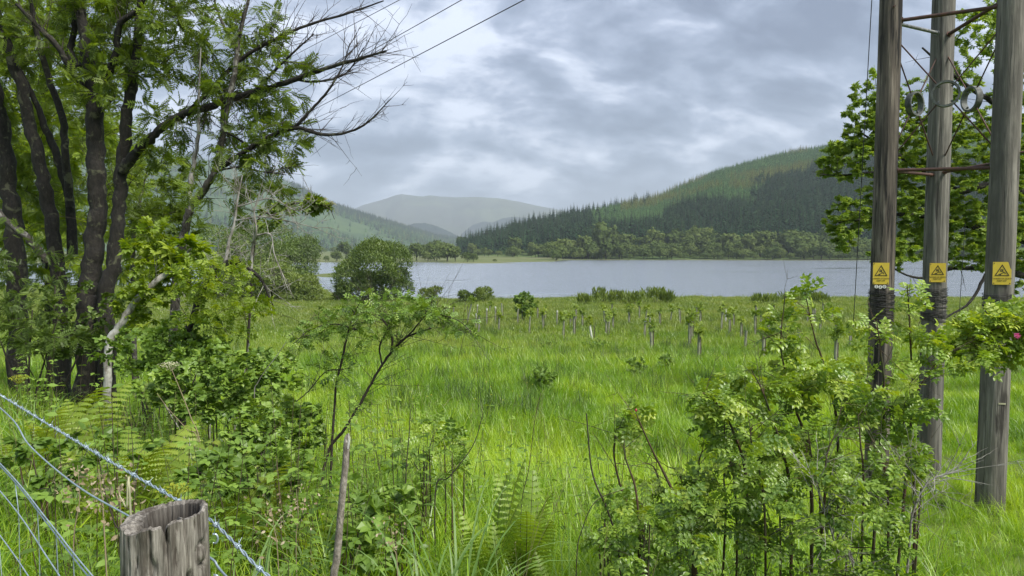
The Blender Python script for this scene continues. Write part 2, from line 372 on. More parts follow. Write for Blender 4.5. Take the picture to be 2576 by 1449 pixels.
M['pole_grey'] = polewood('pole_wood_grey', (0.155, 0.148, 0.125), (0.03, 0.028, 0.024), (0.26, 0.25, 0.215), 4.1, 0.46)
M['pole_grey_b'] = polewood('pole_wood_pale', (0.16, 0.15, 0.125), (0.035, 0.031, 0.026), (0.26, 0.245, 0.21), 8.6, 0.46)

def grassmat():
    m, nt, out = newmat('meadow_grass')
    gp = N(nt, 'ShaderNodeNewGeometry').outputs['Position']
    rnd = N(nt, 'ShaderNodeObjectInfo').outputs['Random']
    at = N(nt, 'ShaderNodeAttribute', attribute_name='tint').outputs['Fac']
    n1 = N(nt, 'ShaderNodeTexNoise', {'Vector': gp, 'Scale': 0.16, 'Detail': 3.0, 'Roughness': 0.6}).outputs[0]
    n2 = N(nt, 'ShaderNodeTexNoise', {'Vector': gp, 'Scale': 0.9, 'Detail': 2.0}).outputs[0]
    f = mth(nt, 'ADD', mth(nt, 'MULTIPLY', n1, 1.0), mth(nt, 'MULTIPLY', n2, 0.75))
    f = mth(nt, 'ADD', mth(nt, 'SUBTRACT', f, 0.66), mth(nt, 'ADD', mth(nt, 'MULTIPLY', rnd, 0.22), mth(nt, 'MULTIPLY', at, 0.28)))
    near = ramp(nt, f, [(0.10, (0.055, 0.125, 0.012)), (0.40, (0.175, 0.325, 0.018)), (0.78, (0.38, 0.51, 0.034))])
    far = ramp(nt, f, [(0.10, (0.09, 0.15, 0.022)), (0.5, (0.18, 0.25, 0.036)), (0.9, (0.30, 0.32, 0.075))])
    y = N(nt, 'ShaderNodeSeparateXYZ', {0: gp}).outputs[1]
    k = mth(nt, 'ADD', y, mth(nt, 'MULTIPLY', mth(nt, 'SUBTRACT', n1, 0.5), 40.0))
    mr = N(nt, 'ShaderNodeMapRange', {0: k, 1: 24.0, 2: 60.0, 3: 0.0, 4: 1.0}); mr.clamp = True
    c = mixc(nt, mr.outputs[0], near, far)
    df = N(nt, 'ShaderNodeBsdfDiffuse', {'Color': c})
    hs = N(nt, 'ShaderNodeHueSaturation', {'Color': c, 'Hue': 0.49, 'Saturation': 1.1, 'Value': 1.5})
    tr = N(nt, 'ShaderNodeBsdfTranslucent', {'Color': hs.outputs[0]})
    mx = N(nt, 'ShaderNodeMixShader', {0: 0.42, 1: df.outputs[0], 2: tr.outputs[0]})
    gl = N(nt, 'ShaderNodeBsdfGlossy', {'Roughness': 0.4})
    nt.links.new(N(nt, 'ShaderNodeMixShader', {0: 0.04, 1: mx.outputs[0], 2: gl.outputs[0]}).outputs[0], out.inputs[0])
    return m
M['grass'] = grassmat()
def groundmat():
    m, nt, out = newmat('meadow_soil')
    gp = N(nt, 'ShaderNodeNewGeometry').outputs['Position']
    n1 = N(nt, 'ShaderNodeTexNoise', {'Vector': gp, 'Scale': 1.4, 'Detail': 6.0, 'Roughness': 0.65}).outputs[0]
    n2 = N(nt, 'ShaderNodeTexNoise', {'Vector': gp, 'Scale': 0.15, 'Detail': 3.0}).outputs[0]
    a = ramp(nt, n1, [(0.3, (0.06, 0.10, 0.016)), (0.7, (0.13, 0.21, 0.028))])
    b_ = ramp(nt, n1, [(0.3, (0.07, 0.09, 0.025)), (0.7, (0.14, 0.17, 0.045))])
    c = mixc(nt, n2, a, b_)
    b = N(nt, 'ShaderNodeBsdfDiffuse', {'Color': c}); nt.links.new(b.outputs[0], out.inputs[0]); return m
M['soil'] = groundmat()
def hillmat(name, c1, c2, c3, s1, s2):
    m, nt, out = newmat(name)
    gp = N(nt, 'ShaderNodeNewGeometry').outputs['Position']
    n1 = N(nt, 'ShaderNodeTexNoise', {'Vector': gp, 'Scale': s1, 'Detail': 6.0, 'Roughness': 0.62, 'Distortion': 0.4}).outputs[0]
    n2 = N(nt, 'ShaderNodeTexNoise', {'Vector': gp, 'Scale': s2, 'Detail': 4.0, 'Roughness': 0.6}).outputs[0]
    c = mixc(nt, ramp(nt, n2, [(0.42, (0, 0, 0)), (0.6, (0.8, 0.8, 0.8))]), ramp(nt, n1, [(0.35, c1), (0.65, c2)]), c3)
    b = N(nt, 'ShaderNodeBsdfDiffuse', {'Color': c}); nt.links.new(b.outputs[0], out.inputs[0]); return m
M['hill_right'] = hillmat('forest_floor', (0.05, 0.085, 0.03), (0.085, 0.125, 0.04), (0.11, 0.15, 0.05), 0.02, 0.006)
M['hill_left'] = hillmat('open_hillside', (0.05, 0.082, 0.036), (0.075, 0.115, 0.044), (0.04, 0.07, 0.034), 0.008, 0.003)
M['mountain'] = hillmat('moorland', (0.045, 0.055, 0.03), (0.085, 0.10, 0.05), (0.06, 0.065, 0.045), 0.0022, 0.0009)
M['ridge'] = hillmat('dark_forest_ridge', (0.012, 0.022, 0.016), (0.025, 0.04, 0.024), (0.02, 0.03, 0.02), 0.02, 0.004)
M['shore'] = hillmat('shore_grass', (0.08, 0.11, 0.04), (0.12, 0.14, 0.06), (0.15, 0.16, 0.09), 0.05, 0.02)
def watermat():
    m, nt, out = newmat('lake_water')
    gp = N(nt, 'ShaderNodeNewGeometry').outputs['Position']
    mp = N(nt, 'ShaderNodeMapping', {'Vector': gp, 'Scale': (0.35, 1.0, 1), 'Rotation': (0, 0, R(6))})
    n1 = N(nt, 'ShaderNodeTexNoise', {'Vector': mp.outputs[0], 'Scale': 0.55, 'Detail': 4.0, 'Roughness': 0.6}).outputs[0]
    mp2 = N(nt, 'ShaderNodeMapping', {'Vector': gp, 'Scale': (0.22, 1.0, 1)})
    n2 = N(nt, 'ShaderNodeTexNoise', {'Vector': mp2.outputs[0], 'Scale': 0.045, 'Detail': 5.0, 'Roughness': 0.65, 'Distortion': 0.4}).outputs[0]
    amp = ramp(nt, n2, [(0.38, (0.10, 0.10, 0.10)), (0.46, (1, 1, 1))])
    h = mth(nt, 'MULTIPLY', n1, amp)
    nm = N(nt, 'ShaderNodeBump', {'Height': h, 'Strength': 1.0, 'Distance': 0.75}).outputs[0]
    df = N(nt, 'ShaderNodeBsdfDiffuse', {'Color': (0.17, 0.185, 0.20, 1)})
    gl = N(nt, 'ShaderNodeBsdfGlossy', {'Color': (1.0, 1.0, 1.0, 1), 'Roughness': 0.16, 'Normal': nm})
    fr = N(nt, 'ShaderNodeFresnel', {'IOR': 1.33, 'Normal': nm})
    nt.links.new(N(nt, 'ShaderNodeMixShader', {0: mth(nt, 'ADD', mth(nt, 'MULTIPLY', fr.outputs[0], 0.20), 0.80), 1: df.outputs[0], 2: gl.outputs[0]}).outputs[0], out.inputs[0]); return m
M['water'] = watermat()

# ------------------------------------------------------------------ scattering of uncountable stuff
def scatter(name, variants, mats, pts, rot, scl, idx, label, cat):
    """One object: the vertices in pts each carry a turned and scaled copy of one of the variant meshes."""
    n = len(pts); V = [pts]; Fs = []; Ms = []; Ts = [np.zeros(n)]; vid = [np.full(n, -1)]; c = n
    for i, mb in enumerate(variants):
        v, f, mm, t, s = mb.arrays(); V.append(v); Fs += [q+c for q in f]; Ms.append(mm); Ts.append(t); vid.append(np.full(len(v), i)); c += len(v)
    me = bpy.data.meshes.new(name); V = np.concatenate(V)
    fill_mesh(me, V, Fs, np.concatenate(Ms), None)
    vid = np.concatenate(vid); z = np.zeros
    pad = lambda a, k: np.concatenate([np.asarray(a, np.float32).reshape(n, k), np.zeros((len(V)-n, k), np.float32)]).ravel()
    me.attributes.new('tint', 'FLOAT', 'POINT').data.foreach_set('value', np.concatenate(Ts).astype(np.float32))
    me.attributes.new('src', 'BOOLEAN', 'POINT').data.foreach_set('value', vid >= 0)
    me.attributes.new('vid', 'INT', 'POINT').data.foreach_set('value', vid.astype(np.int32))
    me.attributes.new('pick', 'INT', 'POINT').data.foreach_set('value', pad(idx, 1).astype(np.int32))
    me.attributes.new('turn', 'FLOAT_VECTOR', 'POINT').data.foreach_set('vector', pad(rot, 3))
    me.attributes.new('size', 'FLOAT_VECTOR', 'POINT').data.foreach_set('vector', pad(scl, 3))
    for m in mats: me.materials.append(m)
    o = link(name, me); tag(o, label, cat, None, 'stuff')
    ng = bpy.data.node_groups.new(name, 'GeometryNodeTree')
    ng.interface.new_socket('Geometry', in_out='INPUT', socket_type='NodeSocketGeometry')
    ng.interface.new_socket('Geometry', in_out='OUTPUT', socket_type='NodeSocketGeometry')
    gi = ng.nodes.new('NodeGroupInput'); go = ng.nodes.new('NodeGroupOutput')
    def na(nm, dt):
        k = ng.nodes.new('GeometryNodeInputNamedAttribute'); k.data_type = dt; k.inputs['Name'].default_value = nm; return k.outputs['Attribute']
    sg = ng.nodes.new('GeometryNodeSeparateGeometry'); sg.domain = 'POINT'
    si = ng.nodes.new('GeometryNodeSplitToInstances'); si.domain = 'POINT'
    ip = ng.nodes.new('GeometryNodeInstanceOnPoints'); L = ng.links.new
    L(gi.outputs[0], sg.inputs['Geometry']); L(na('src', 'BOOLEAN'), sg.inputs['Selection'])
    L(sg.outputs['Selection'], si.inputs['Geometry']); L(na('vid', 'INT'), si.inputs['Group ID'])
    L(sg.outputs['Inverted'], ip.inputs['Points']); L(si.outputs['Instances'], ip.inputs['Instance'])
    ip.inputs['Pick Instance'].default_value = True
    L(na('pick', 'INT'), ip.inputs['Instance Index']); L(na('turn', 'FLOAT_VECTOR'), ip.inputs['Rotation']); L(na('size', 'FLOAT_VECTOR'), ip.inputs['Scale'])
    L(ip.outputs[0], go.inputs[0])
    md = o.modifiers.new('scatter', 'NODES'); md.node_group = ng
    return o

# ------------------------------------------------------------------ the setting
def sheet(name, xs, ys, Z, mat, label, cat, smooth=True):
    """Grid over arrays of world points X, Y, Z."""
    h, w = Z.shape; mb = MB(); V = np.stack([xs, ys, Z], -1).reshape(-1, 3)
    i = np.arange(h-1)[:, None]*w+np.arange(w-1)[None]
    mb.add(V, np.stack([i, i+1, i+w+1, i+w], -1).reshape(-1, 4), 0, 0.5, smooth)
    o = mb.build(name, mat); return tag(o, label, cat, None, 'structure')
ya = np.concatenate([np.arange(-40, -2, 2.0), np.arange(-2, 14, 0.25), np.arange(14, 60, 0.7), np.arange(60, 200, 1.6), np.arange(200, 261, 10)])
xa = np.concatenate([np.arange(-220, -60, 6), np.arange(-60, -12, 1.2), np.arange(-12, 12, 0.3), np.arange(12, 70, 1.2), np.arange(70, 221, 6)])
XX, YY = np.meshgrid(xa, ya)
sheet('meadow_ground', XX, YY, ground(XX, YY), M['soil'], 'rough green meadow ground sloping down to the lake', 'meadow')
wx, wy = np.meshgrid(np.linspace(-2500, 2500, 12), np.linspace(60, 1500, 12))
sheet('lake', wx, wy, wx*0, M['water'], 'grey rippled lake between the meadow and the forest', 'lake')
# far shore: flat land beyond the lake reaching out under the hills
SHORE_U = np.array([-3000, 0, 700, 800, 1000, 1150, 1210, 1290, 1395, 1420, 1600, 2100, 2600, 5000])
SHORE_Y = np.array([470, 470, 470, 500, 510, 512, 500, 505, 540, 640, 640, 615, 600, 600.])
def shore_y(u): return np.interp(u, SHORE_U, SHORE_Y)+10*(fbm(np.asarray(u), 0*np.asarray(u), 0.02, 3)-0.5)
def land(u, y):
    k = y-shore_y(u); return np.where(k < 0, k*0.08, 0.25*sstep(0, 3, k)+0.0075*np.clip(k, 0, 900))
ul = np.concatenate([np.arange(-1500, 600, 150), np.arange(600, 1500, 8), np.arange(1500, 2700, 25), np.arange(2700, 4001, 100)])
yl = np.concatenate([np.arange(440, 700, 4.0), np.arange(700, 1600, 30), np.arange(1600, 10501, 445)])
UU, YL = np.meshgrid(ul, yl)
sheet('far_shore', (UU-1288)/FPX*YL, YL, land(UU, YL), M['shore'], 'low grassy land along the far side of the lake', 'shore')
def pxz(py, y): return EYE+(632.0-np.asarray(py, float))/FPX*np.asarray(y, float)
def hill_fn(U, sky, yfront, yridge, back=0.5):
    U = np.array(U, float)
    def f(u, y):
        s = np.interp(u, U, sky); y0 = np.interp(u, U, yfront); yr = np.interp(u, U, yridge)
        zr = pxz(s, yr); t = (y-y0)/(yr-y0); z0 = 3.0
        up = z0+(zr-z0)*np.clip(t, 0, 1)**0.92
        z = np.where(t <= 0, z0+t*40, np.where(t <= 1, up, zr-(y-yr)*back*0.25-((np.clip(y-yr, 0, None))**2)*0.0003))
        w = sstep(0, 0.15, t)*sstep(1.0, 0.75, t)
        z = np.maximum(z, -4.0); return z+w*26*(fbm(u*0.006, y*0.004, 1.0, 4)-0.5)*np.clip((zr-z0)/150, 0.1, 1)
    return f
RH = hill_fn([1140, 1190, 1300, 1450, 1520, 1640, 1800, 1950, 2100, 2300, 2600, 3300, 4200],
             [630, 617, 583, 548, 528, 506, 436, 396, 369, 336, 300, 280, 300],
             [900, 830, 760, 720, 700, 690, 680, 675, 670, 665, 660, 650, 640],
             [960, 980, 1030, 1100, 1150, 1220, 1330, 1420, 1500, 1560, 1620, 1700, 1700])
uu, yy = np.meshgrid(np.arange(1140, 4201, 20), np.linspace(630, 1900, 130))
sheet('forested_hill', (uu-1288)/FPX*yy, yy, RH(uu, yy), M['hill_right'], 'conifer covered hillside rising behind the lake', 'hill')
LH = hill_fn([-3000, -400, 100, 300, 420, 600, 700, 760, 830, 900, 1000, 1100, 1190, 1300, 1420],
             [300, 300, 320, 345, 378, 428, 448, 474, 512, 535, 566, 596, 608, 616, 630],
             1.4*np.array([1300, 1300, 1300, 1320, 1350, 1400, 1450, 1500, 1550, 1600, 1700, 1900, 2200, 2500, 2800]),
             1.4*np.array([2300, 2300, 2300, 2350, 2400, 2450, 2500, 2550, 2600, 2650, 2750, 2900, 3100, 3200, 3300]))
uu2, yy2 = np.meshgrid(np.arange(-3000, 1421, 20), np.linspace(1680, 5040, 130))
sheet('hazy_hill', (uu2-1288)/FPX*yy2, yy2, LH(uu2, yy2), M['hill_left'], 'hazy green hill sloping down into the valley', 'hill')
SKYM_U = np.array([-800, 200, 700, 860, 915, 960, 1000, 1012, 1045, 1063, 1085, 1105, 1150, 1200, 1260, 1310, 1350, 1400, 1500, 1700, 2200, 3200])
SKYM_Y = np.array([600, 580, 552, 540, 516, 504, 491, 489, 493, 495, 492, 495, 497, 496, 500, 509, 518, 527, 545, 560, 580, 610.])
MT = hill_fn(SKYM_U, SKYM_Y, np.full(len(SKYM_U), 6200), np.full(len(SKYM_U), 9000))
uu3, yy3 = np.meshgrid(np.concatenate([np.arange(-800, 840, 40), np.arange(840, 1500, 5), np.arange(1500, 3201, 40)]), np.linspace(6000, 10200, 110))
zz3 = MT(uu3, yy3)+np.where((yy3 > 6300) & (yy3 < 8800), 80*(fbm(uu3*0.02, yy3*0.0009, 1.0, 4)-0.5), 0)
sheet('mountain', (uu3-1288)/FPX*yy3, yy3, zz3, M['mountain'], 'pale blue grey bare mountain at the head of the valley', 'mountain')
R1 = hill_fn([1140, 1165, 1190, 1215, 1240, 1262, 1290, 1330, 1390, 1450, 1700], [640, 585, 566, 558, 560, 550, 546, 548, 556, 560, 600],
             [5900]*11, [6600]*11)
uu4, yy4 = np.meshgrid(np.arange(1140, 1701, 3), np.linspace(5800, 7000, 40))
sheet('valley_ridge', (uu4-1288)/FPX*yy4, yy4, R1(uu4, yy4)+10*(fbm(uu4*0.25, yy4*0.01, 1.0, 3)-0.5), M['ridge'], 'dark wooded ridge below the mountain', 'ridge')
R2 = hill_fn([960, 1000, 1040, 1070, 1100, 1130, 1150, 1180], [640, 580, 562, 561, 569, 582, 592, 640], [4700]*8, [5200]*8)
uu5, yy5 = np.meshgrid(np.arange(960, 1181, 3), np.linspace(4650, 5600, 30))
sheet('valley_spur', (uu5-1288)/FPX*yy5, yy5, R2(uu5, yy5)+8*(fbm(uu5*0.25, yy5*0.01, 1.0, 3)-0.5), M['ridge'], 'small wooded spur behind the hazy hill', 'ridge')
# grassy point reaching into the water beside the round willow
def spit(name, c, rx, ry, label):
    th = np.linspace(0, 2*np.pi, 40); rr = np.linspace(0.02, 1, 8); T, RR = np.meshgrid(th, rr)
    k = 1+0.35*(fbm(np.cos(T)*2+c[0], np.sin(T)*2+c[1], 1.0, 3)-0.5)*2
    X = c[0]+rx*RR*k*np.cos(T); Y = c[1]+ry*RR*k*np.sin(T)
    sheet(name, X, Y, 0.9*(1-RR**2)-0.15, M['shore'], label, 'shore')
spit('grassy_point', (-53, 235), 11, 22, 'low grassy point in the water behind the round willow')
spit('mud_bar', (-22, 470), 26, 8, 'thin low bank lying in the lake')

# ------------------------------------------------------------------ forests
def conifer(seed, h, r, tiers, per, mat, dense=1.0, open_base=0.12):
    rg = np.random.RandomState(seed); mb = MB()
    tubes(mb, np.array([[0, 0, -0.5], [0, 0, h*0.5], [0, 0, h]]), np.array([0.018*h, 0.011*h, 0.01]), 5, 1)
    pos = []; ax = []; sz = []; tn = []
    for i in range(tiers):
        t = i/(tiers-1); z = h*(open_base+(0.98-open_base)*t); rad = r*(1-t)**0.8*(0.8+0.4*rg.rand())+0.12
        for j in range(max(4, int(per*(1-0.5*t)))):
            a = rg.rand()*6.283; k = rad*(0.75+0.5*rg.rand())
            pos.append([0, 0, z+0.3*rg.rand()]); ax.append([math.cos(a), math.sin(a), -0.30-0.3*rg.rand()+0.55*t]); sz.append(k); tn.append(0.15+0.7*rg.rand()*(0.5+0.5*t))
    T = np.array([[0,0,0.05],[0.4,0.30,0.02],[1,0.05,-0.05],[1,-0.05,-0.05],[0.4,-0.30,0.02],[0.5,0,0.12]])
    F = [np.array([[0,1,5],[1,2,5],[2,3,5],[3,4,5],[4,0,5]])]
    n = len(pos); up = np.tile([0, 0, 1.0], (n, 1))+0.3*(rg.rand(n, 3)-0.5)
    place(mb, T, F, np.array(pos), np.array(ax), up, np.array(sz), mat, np.array(tn)); return mb
CV = [conifer(1, 20, 4.0, 15, 9, 0), conifer(2, 23, 3.8, 17, 9, 0, 1, 0.2), conifer(3, 18, 4.2, 13, 9, 0),
      conifer(4, 12, 2.8, 11, 9, 2), conifer(5, 13.5, 2.7, 12, 9, 2), conifer(6, 11, 3.0, 10, 9, 2), conifer(7, 17, 3.0, 12, 8, 3)]
CM = [M['conifer_dark'], M['twig'], M['conifer_mid'], M['larch']]
def jgrid(x0, x1, y0, y1, s, seed):
    rg = np.random.RandomState(seed); X, Y = np.meshgrid(np.arange(x0, x1, s), np.arange(y0, y1, s))
    return X.ravel()+s*(rg.rand(X.size)-0.5)*1.1, Y.ravel()+s*(rg.rand(X.size)-0.5)*1.1, rg
def u_of(x, y): return 1288+FPX*x/y
x, y, rg = jgrid(-80, 1300, 640, 1640, 4.9, 11); u = u_of(x, y)
y0 = np.interp(u, [1140, 1190, 1300, 1450, 1520, 1640, 1800, 2600], [905, 838, 768, 728, 704, 693, 682, 662])
yr = np.interp(u, [1140, 1190, 1300, 1450, 1520, 1640, 1800, 1950, 2100, 2300, 2600, 3300], [960, 980, 1030, 1100, 1150, 1220, 1330, 1420, 1500, 1560, 1620, 1700])
t = (y-y0)/(yr-y0)
ok = (u > 1150) & (u < 2950) & (t > 0.02) & (t < 1.06); x, y, u, t = x[ok], y[ok], u[ok], t[ok]
z = RH(u, y)-0.3; r1 = rg.rand(len(x)); pn = fbm(x, y, 0.012, 3)
darkline = 0.36+0.5*(pn-0.5)+0.10*sstep(1600, 2200, u)
dark = ((t < darkline) & (u > 1490+90*(pn-0.5)*2)) | (r1 < 0.5*sstep(1610+260*(pn-0.5), 1400+260*(pn-0.5), u))
lar = (u > 1560) & (u < 1650) & (t > 0.80) | (pn > 0.66) & (t > 0.4)
pick = np.where(dark, (r1*3).astype(int) % 3, 3+(r1*2.99).astype(int)); pick = np.where(lar & ~dark & (r1 < 0.75), 6, pick)
s = (0.72+0.5*rg.rand(len(x)))*np.where(dark, 0.98, 0.82)
keep = dark | (rg.rand(len(x)) < 0.96)
x, y, z, u, t, pick, s, dark = [a[keep] for a in (x, y, z, u, t, pick, s, dark)]
rot = np.zeros((len(x), 3)); rot[:, 2] = rg.rand(len(x))*6.283
# the 300 that show largest, standing as trees of their own
app = np.where((u > 1180) & (u < 2150) & (t < 0.22), s*(20+0*t)/y*1000+2*np.random.RandomState(5).rand(len(x)), -1); ind = np.argsort(-app)[:300]
mask = np.ones(len(x), bool); mask[ind] = False
CMESH = [mb.mesh('conifer', CM) for mb in CV]
for i in ind:
    o = link('conifer_tree', CMESH[pick[i]]); o.location = (x[i], y[i], z[i]); o.rotation_euler = (0, 0, rot[i, 2]); o.scale = (s[i]*1.05,)*3
    dk = pick[i] < 3
    tag(o, ('broad dark spruce of medium height at the foot of the forested hill', 'tall bare-stemmed dark spruce at the foot of the forested hill', 'low wide dark spruce at the foot of the forested hill')[pick[i]] if dk else 'pale green young conifer at the foot of the forested hill across the lake', 'conifer',
        ('broad spruces along the foot of the hill', 'tall spruces along the foot of the hill', 'low spruces along the foot of the hill')[pick[i]] if dk else 'pale conifers along the foot of the hill')
scatter('conifer_forest', CV, CM, np.stack([x, y, z], -1)[mask], rot[mask], np.repeat(s[mask, None], 3, 1), pick[mask], 'dense conifer forest covering the hill across the lake', 'forest')
x, y, rg = jgrid(-3200, 500, 1850, 4450, 13.0, 12); u = u_of(x, y)
UL = [-3000, 300, 420, 600, 700, 760, 830, 900, 1000, 1100, 1190, 1300, 1420]
y0 = 1.4*np.interp(u, UL, [1300, 1320, 1350, 1400, 1450, 1500, 1550, 1600, 1700, 1900, 2200, 2500, 2800]); yr = 1.4*np.interp(u, UL, [2300, 2350, 2400, 2450, 2500, 2550, 2600, 2650, 2750, 2900, 3100, 3200, 3300])
t = (y-y0)/(yr-y0); pn = fbm(x, y, 0.0028, 4)
ok = (u > -150) & (u < 1400) & (t > 0.0) & (t < 1.04) & ((pn > 0.50) | ((t > 0.72) & (u > 735)) | (rg.rand(len(x)) < 0.06)); x, y, u, t, pn = x[ok], y[ok], u[ok], t[ok], pn[ok]
r1 = rg.rand(len(x)); pick = np.where(r1 < 0.3, 0, np.where(r1 < 0.92, 3+(r1*9).astype(int) % 3, 6))
pick = np.where((t > 0.72) & (u > 735) & (r1 < 0.75), (r1*4).astype(int) % 3, pick)
s = 0.8+0.5*rg.rand(len(x)); s = np.where(pick >= 3, s*1.4, s*1.05); rot = np.zeros((len(x), 3)); rot[:, 2] = r1*6.283
scatter('hillside_wood', CV, CM, np.stack([x, y, LH(u, y)-0.4], -1), rot, np.repeat(s[:, None], 3, 1), pick, 'hazy conifer plantation on the slope across the valley', 'forest')

def lobed(mb, c, rad, n, leaf, T, mat=0, nl=9, seed=0, jitter=0.35, shell=0.30, updir=0.0, tlo=0.0, thi=1.0, squash=0.0):
    """Foliage on a cluster of lobes: leaves lie about tangent to each lobe, so the crown shades as masses."""
    rg = np.random.RandomState(seed); c = np.array(c, float); rad = np.array(rad, float)
    a = rg.rand(nl)*6.283; q = np.sqrt(rg.rand(nl))*0.62; lz = -0.35+rg.rand(nl)*0.95
    lc = np.stack([np.cos(a)*q, np.sin(a)*q, lz*(1-0.35*q)], -1); lr = 0.36+0.22*rg.rand(nl)
    lc[0] = 0; lr[0] = 0.60 if nl < 15 else 0.52; lr[1:] *= 1.0 if nl < 15 else 0.72
    k = rg.choice(nl, n, p=lr**2/(lr**2).sum()); d = unit(rg.normal(size=(n, 3))); d[:, 2] = np.where(d[:, 2] < -0.45, -d[:, 2], d[:, 2])
    rr = lr[k]*(1-shell*rg.rand(n)**1.6)
    p = lc[k]+d*rr[:, None]
    inside = np.zeros(n, bool)
    for j in range(nl): inside |= (np.linalg.norm(p-lc[j], axis=1) < lr[j]*0.72)
    p, d, k = p[~inside], d[~inside], k[~inside]; m = len(p)
    p = p*(1+0.13*(fbm(d[:, 0]*2.2+seed, d[:, 1]*2.2+d[:, 2]*1.7, 1.0, 3)-0.5)[:, None]*2+0.05*rg.normal(size=(m, 1))); pos = c+p*rad; nrm = unit(d/rad*rad.mean()+jitter*rg.normal(size=(m, 3)))
    ax = unit(np.cross(nrm, rg.normal(size=(m, 3)))); ax = unit(ax+np.array([0, 0, updir])+updir*0.4*d)
    tn = np.clip(tlo+(thi-tlo)*(0.5*rg.rand(nl)[k]+0.5*rg.rand(m)), 0, 1)
    place(mb, T[0], T[1], pos, ax, nrm, leaf*(0.7+0.6*rg.rand(m)), mat, tn)
def far_tree(seed, h, w, tall=False):
    mb = MB(); rg = np.random.RandomState(seed)
    tubes(mb, np.array([[0, 0, -0.5], [0.1*w, 0, h*0.3], [0, 0.05*w, h*0.7]]), np.array([0.03*h, 0.022*h, 0.008*h]), 6, 1)
    for a in (0.5, 2.4, 4.4): tubes(mb, np.array([[0.05*w, 0, h*0.25], [0.2*w*math.cos(a), 0.2*w*math.sin(a), h*0.45], [0.33*w*math.cos(a), 0.33*w*math.sin(a), h*0.62]]), np.array([0.015*h, 0.01*h, 0.004*h]), 5, 1)
    lobed(mb, (0, 0, h*0.52), (w*0.62, w*0.62, h*0.55), 900, 0.11*h, T_SPRIG, 0, 11, seed, 0.4)
    return mb.mesh('broadleaf', [M['far_leaf'], M['bark']])
FT = [far_tree(21, 9, 9), far_tree(22, 11, 9), far_tree(23, 8, 10), far_tree(24, 13, 9), far_tree(25, 7, 8)]
rg = np.random.RandomState(31)
def put_far(u, y, s, label, group, v=None):
    i = rg.randint(5) if v is None else v
    o = link('broadleaf_tree', FT[i]); xx = (u-1288)/FPX*y; zz = max(float(land(u, y)), float(RH(u, y)) if u > 1160 and y > 640 else -9)
    o.location = (xx, y, max(zz, 0.05)-0.25); o.rotation_euler = (0, 0, rg.rand()*6.28); o.scale = (s*(0.9+0.3*rg.rand()), s*(0.9+0.3*rg.rand()), s*(0.85+0.3*rg.rand()))
    return tag(o, label, 'tree', group)
for row, (dy, sp, sc_) in enumerate([(6, 20, 0.8), (22, 21, 1.1), (42, 22, 1.35), (62, 24, 1.55)]):
    uu_ = 1405
    while uu_ < 2560:
        u1 = uu_+rg.randint(-8, 8); put_far(u1, float(shore_y(u1))+dy+rg.rand()*12, sc_*(0.65+0.7*rg.rand()), ('low olive bush right at the far water line', 'rounded olive tree just behind the bushes of the far water line', 'olive tree in the middle of the broadleaf belt across the lake', 'taller olive tree against the foot of the dark spruces')[row], ('bushes at the far water line', 'trees behind the far bushes', 'trees inside the far belt', 'trees against the spruces')[row])
        uu_ += sp*(0.8+0.4*rg.rand())
for k in range(46):
    u1 = 1195+rg.rand()*330; y1 = float(np.interp(u1, [1190, 1300, 1450, 1540], [800, 730, 690, 670]))+rg.rand()*60-20
    put_far(u1, y1, 0.6+0.6*rg.rand(), 'small grey green tree at the low wooded end of the forested hill', 'trees at the low end of the hill')
for k in range(70):
    u1 = 560+rg.rand()*640; y1 = float(shore_y(u1))+30+rg.rand()**1.5*520
    put_far(u1, y1, 0.75+0.6*rg.rand(), 'hazy pale green tree on the flat valley floor beyond the lake', 'trees on the valley floor')
for u1, y1, s1 in ((1020, 518, 0.75), (1050, 521, 0.85), (1075, 520, 0.8), (1100, 519, 1.0), (1125, 521, 1.05), (1145, 523, 0.8), (880, 512, 0.6), (845, 515, 0.6), (820, 513, 0.55)):
    put_far(u1, y1, s1, 'dark rounded tree on the low bank at the lake head', 'trees on the low bank at the lake head')
put_far(1175, 506, 0.78, 'dark bush at the tip of the low bank in the lake', None, 2)
put_far(1190, 508, 0.6, 'dark bush at the tip of the low bank in the lake', None, 0)['group'] = 'bushes at the tip of the bank'
bpy.data.objects[[o.name for o in COL.objects if o.get('label', '').startswith('dark bush at the tip')][0]]['group'] = 'bushes at the tip of the bank'
put_far(1245, 512, 0.28, 'tiny bush alone on the flat grassy spit', None, 2)
put_far(1565, 662, 1.25, 'large pale green tree against the dark spruces', None, 1)

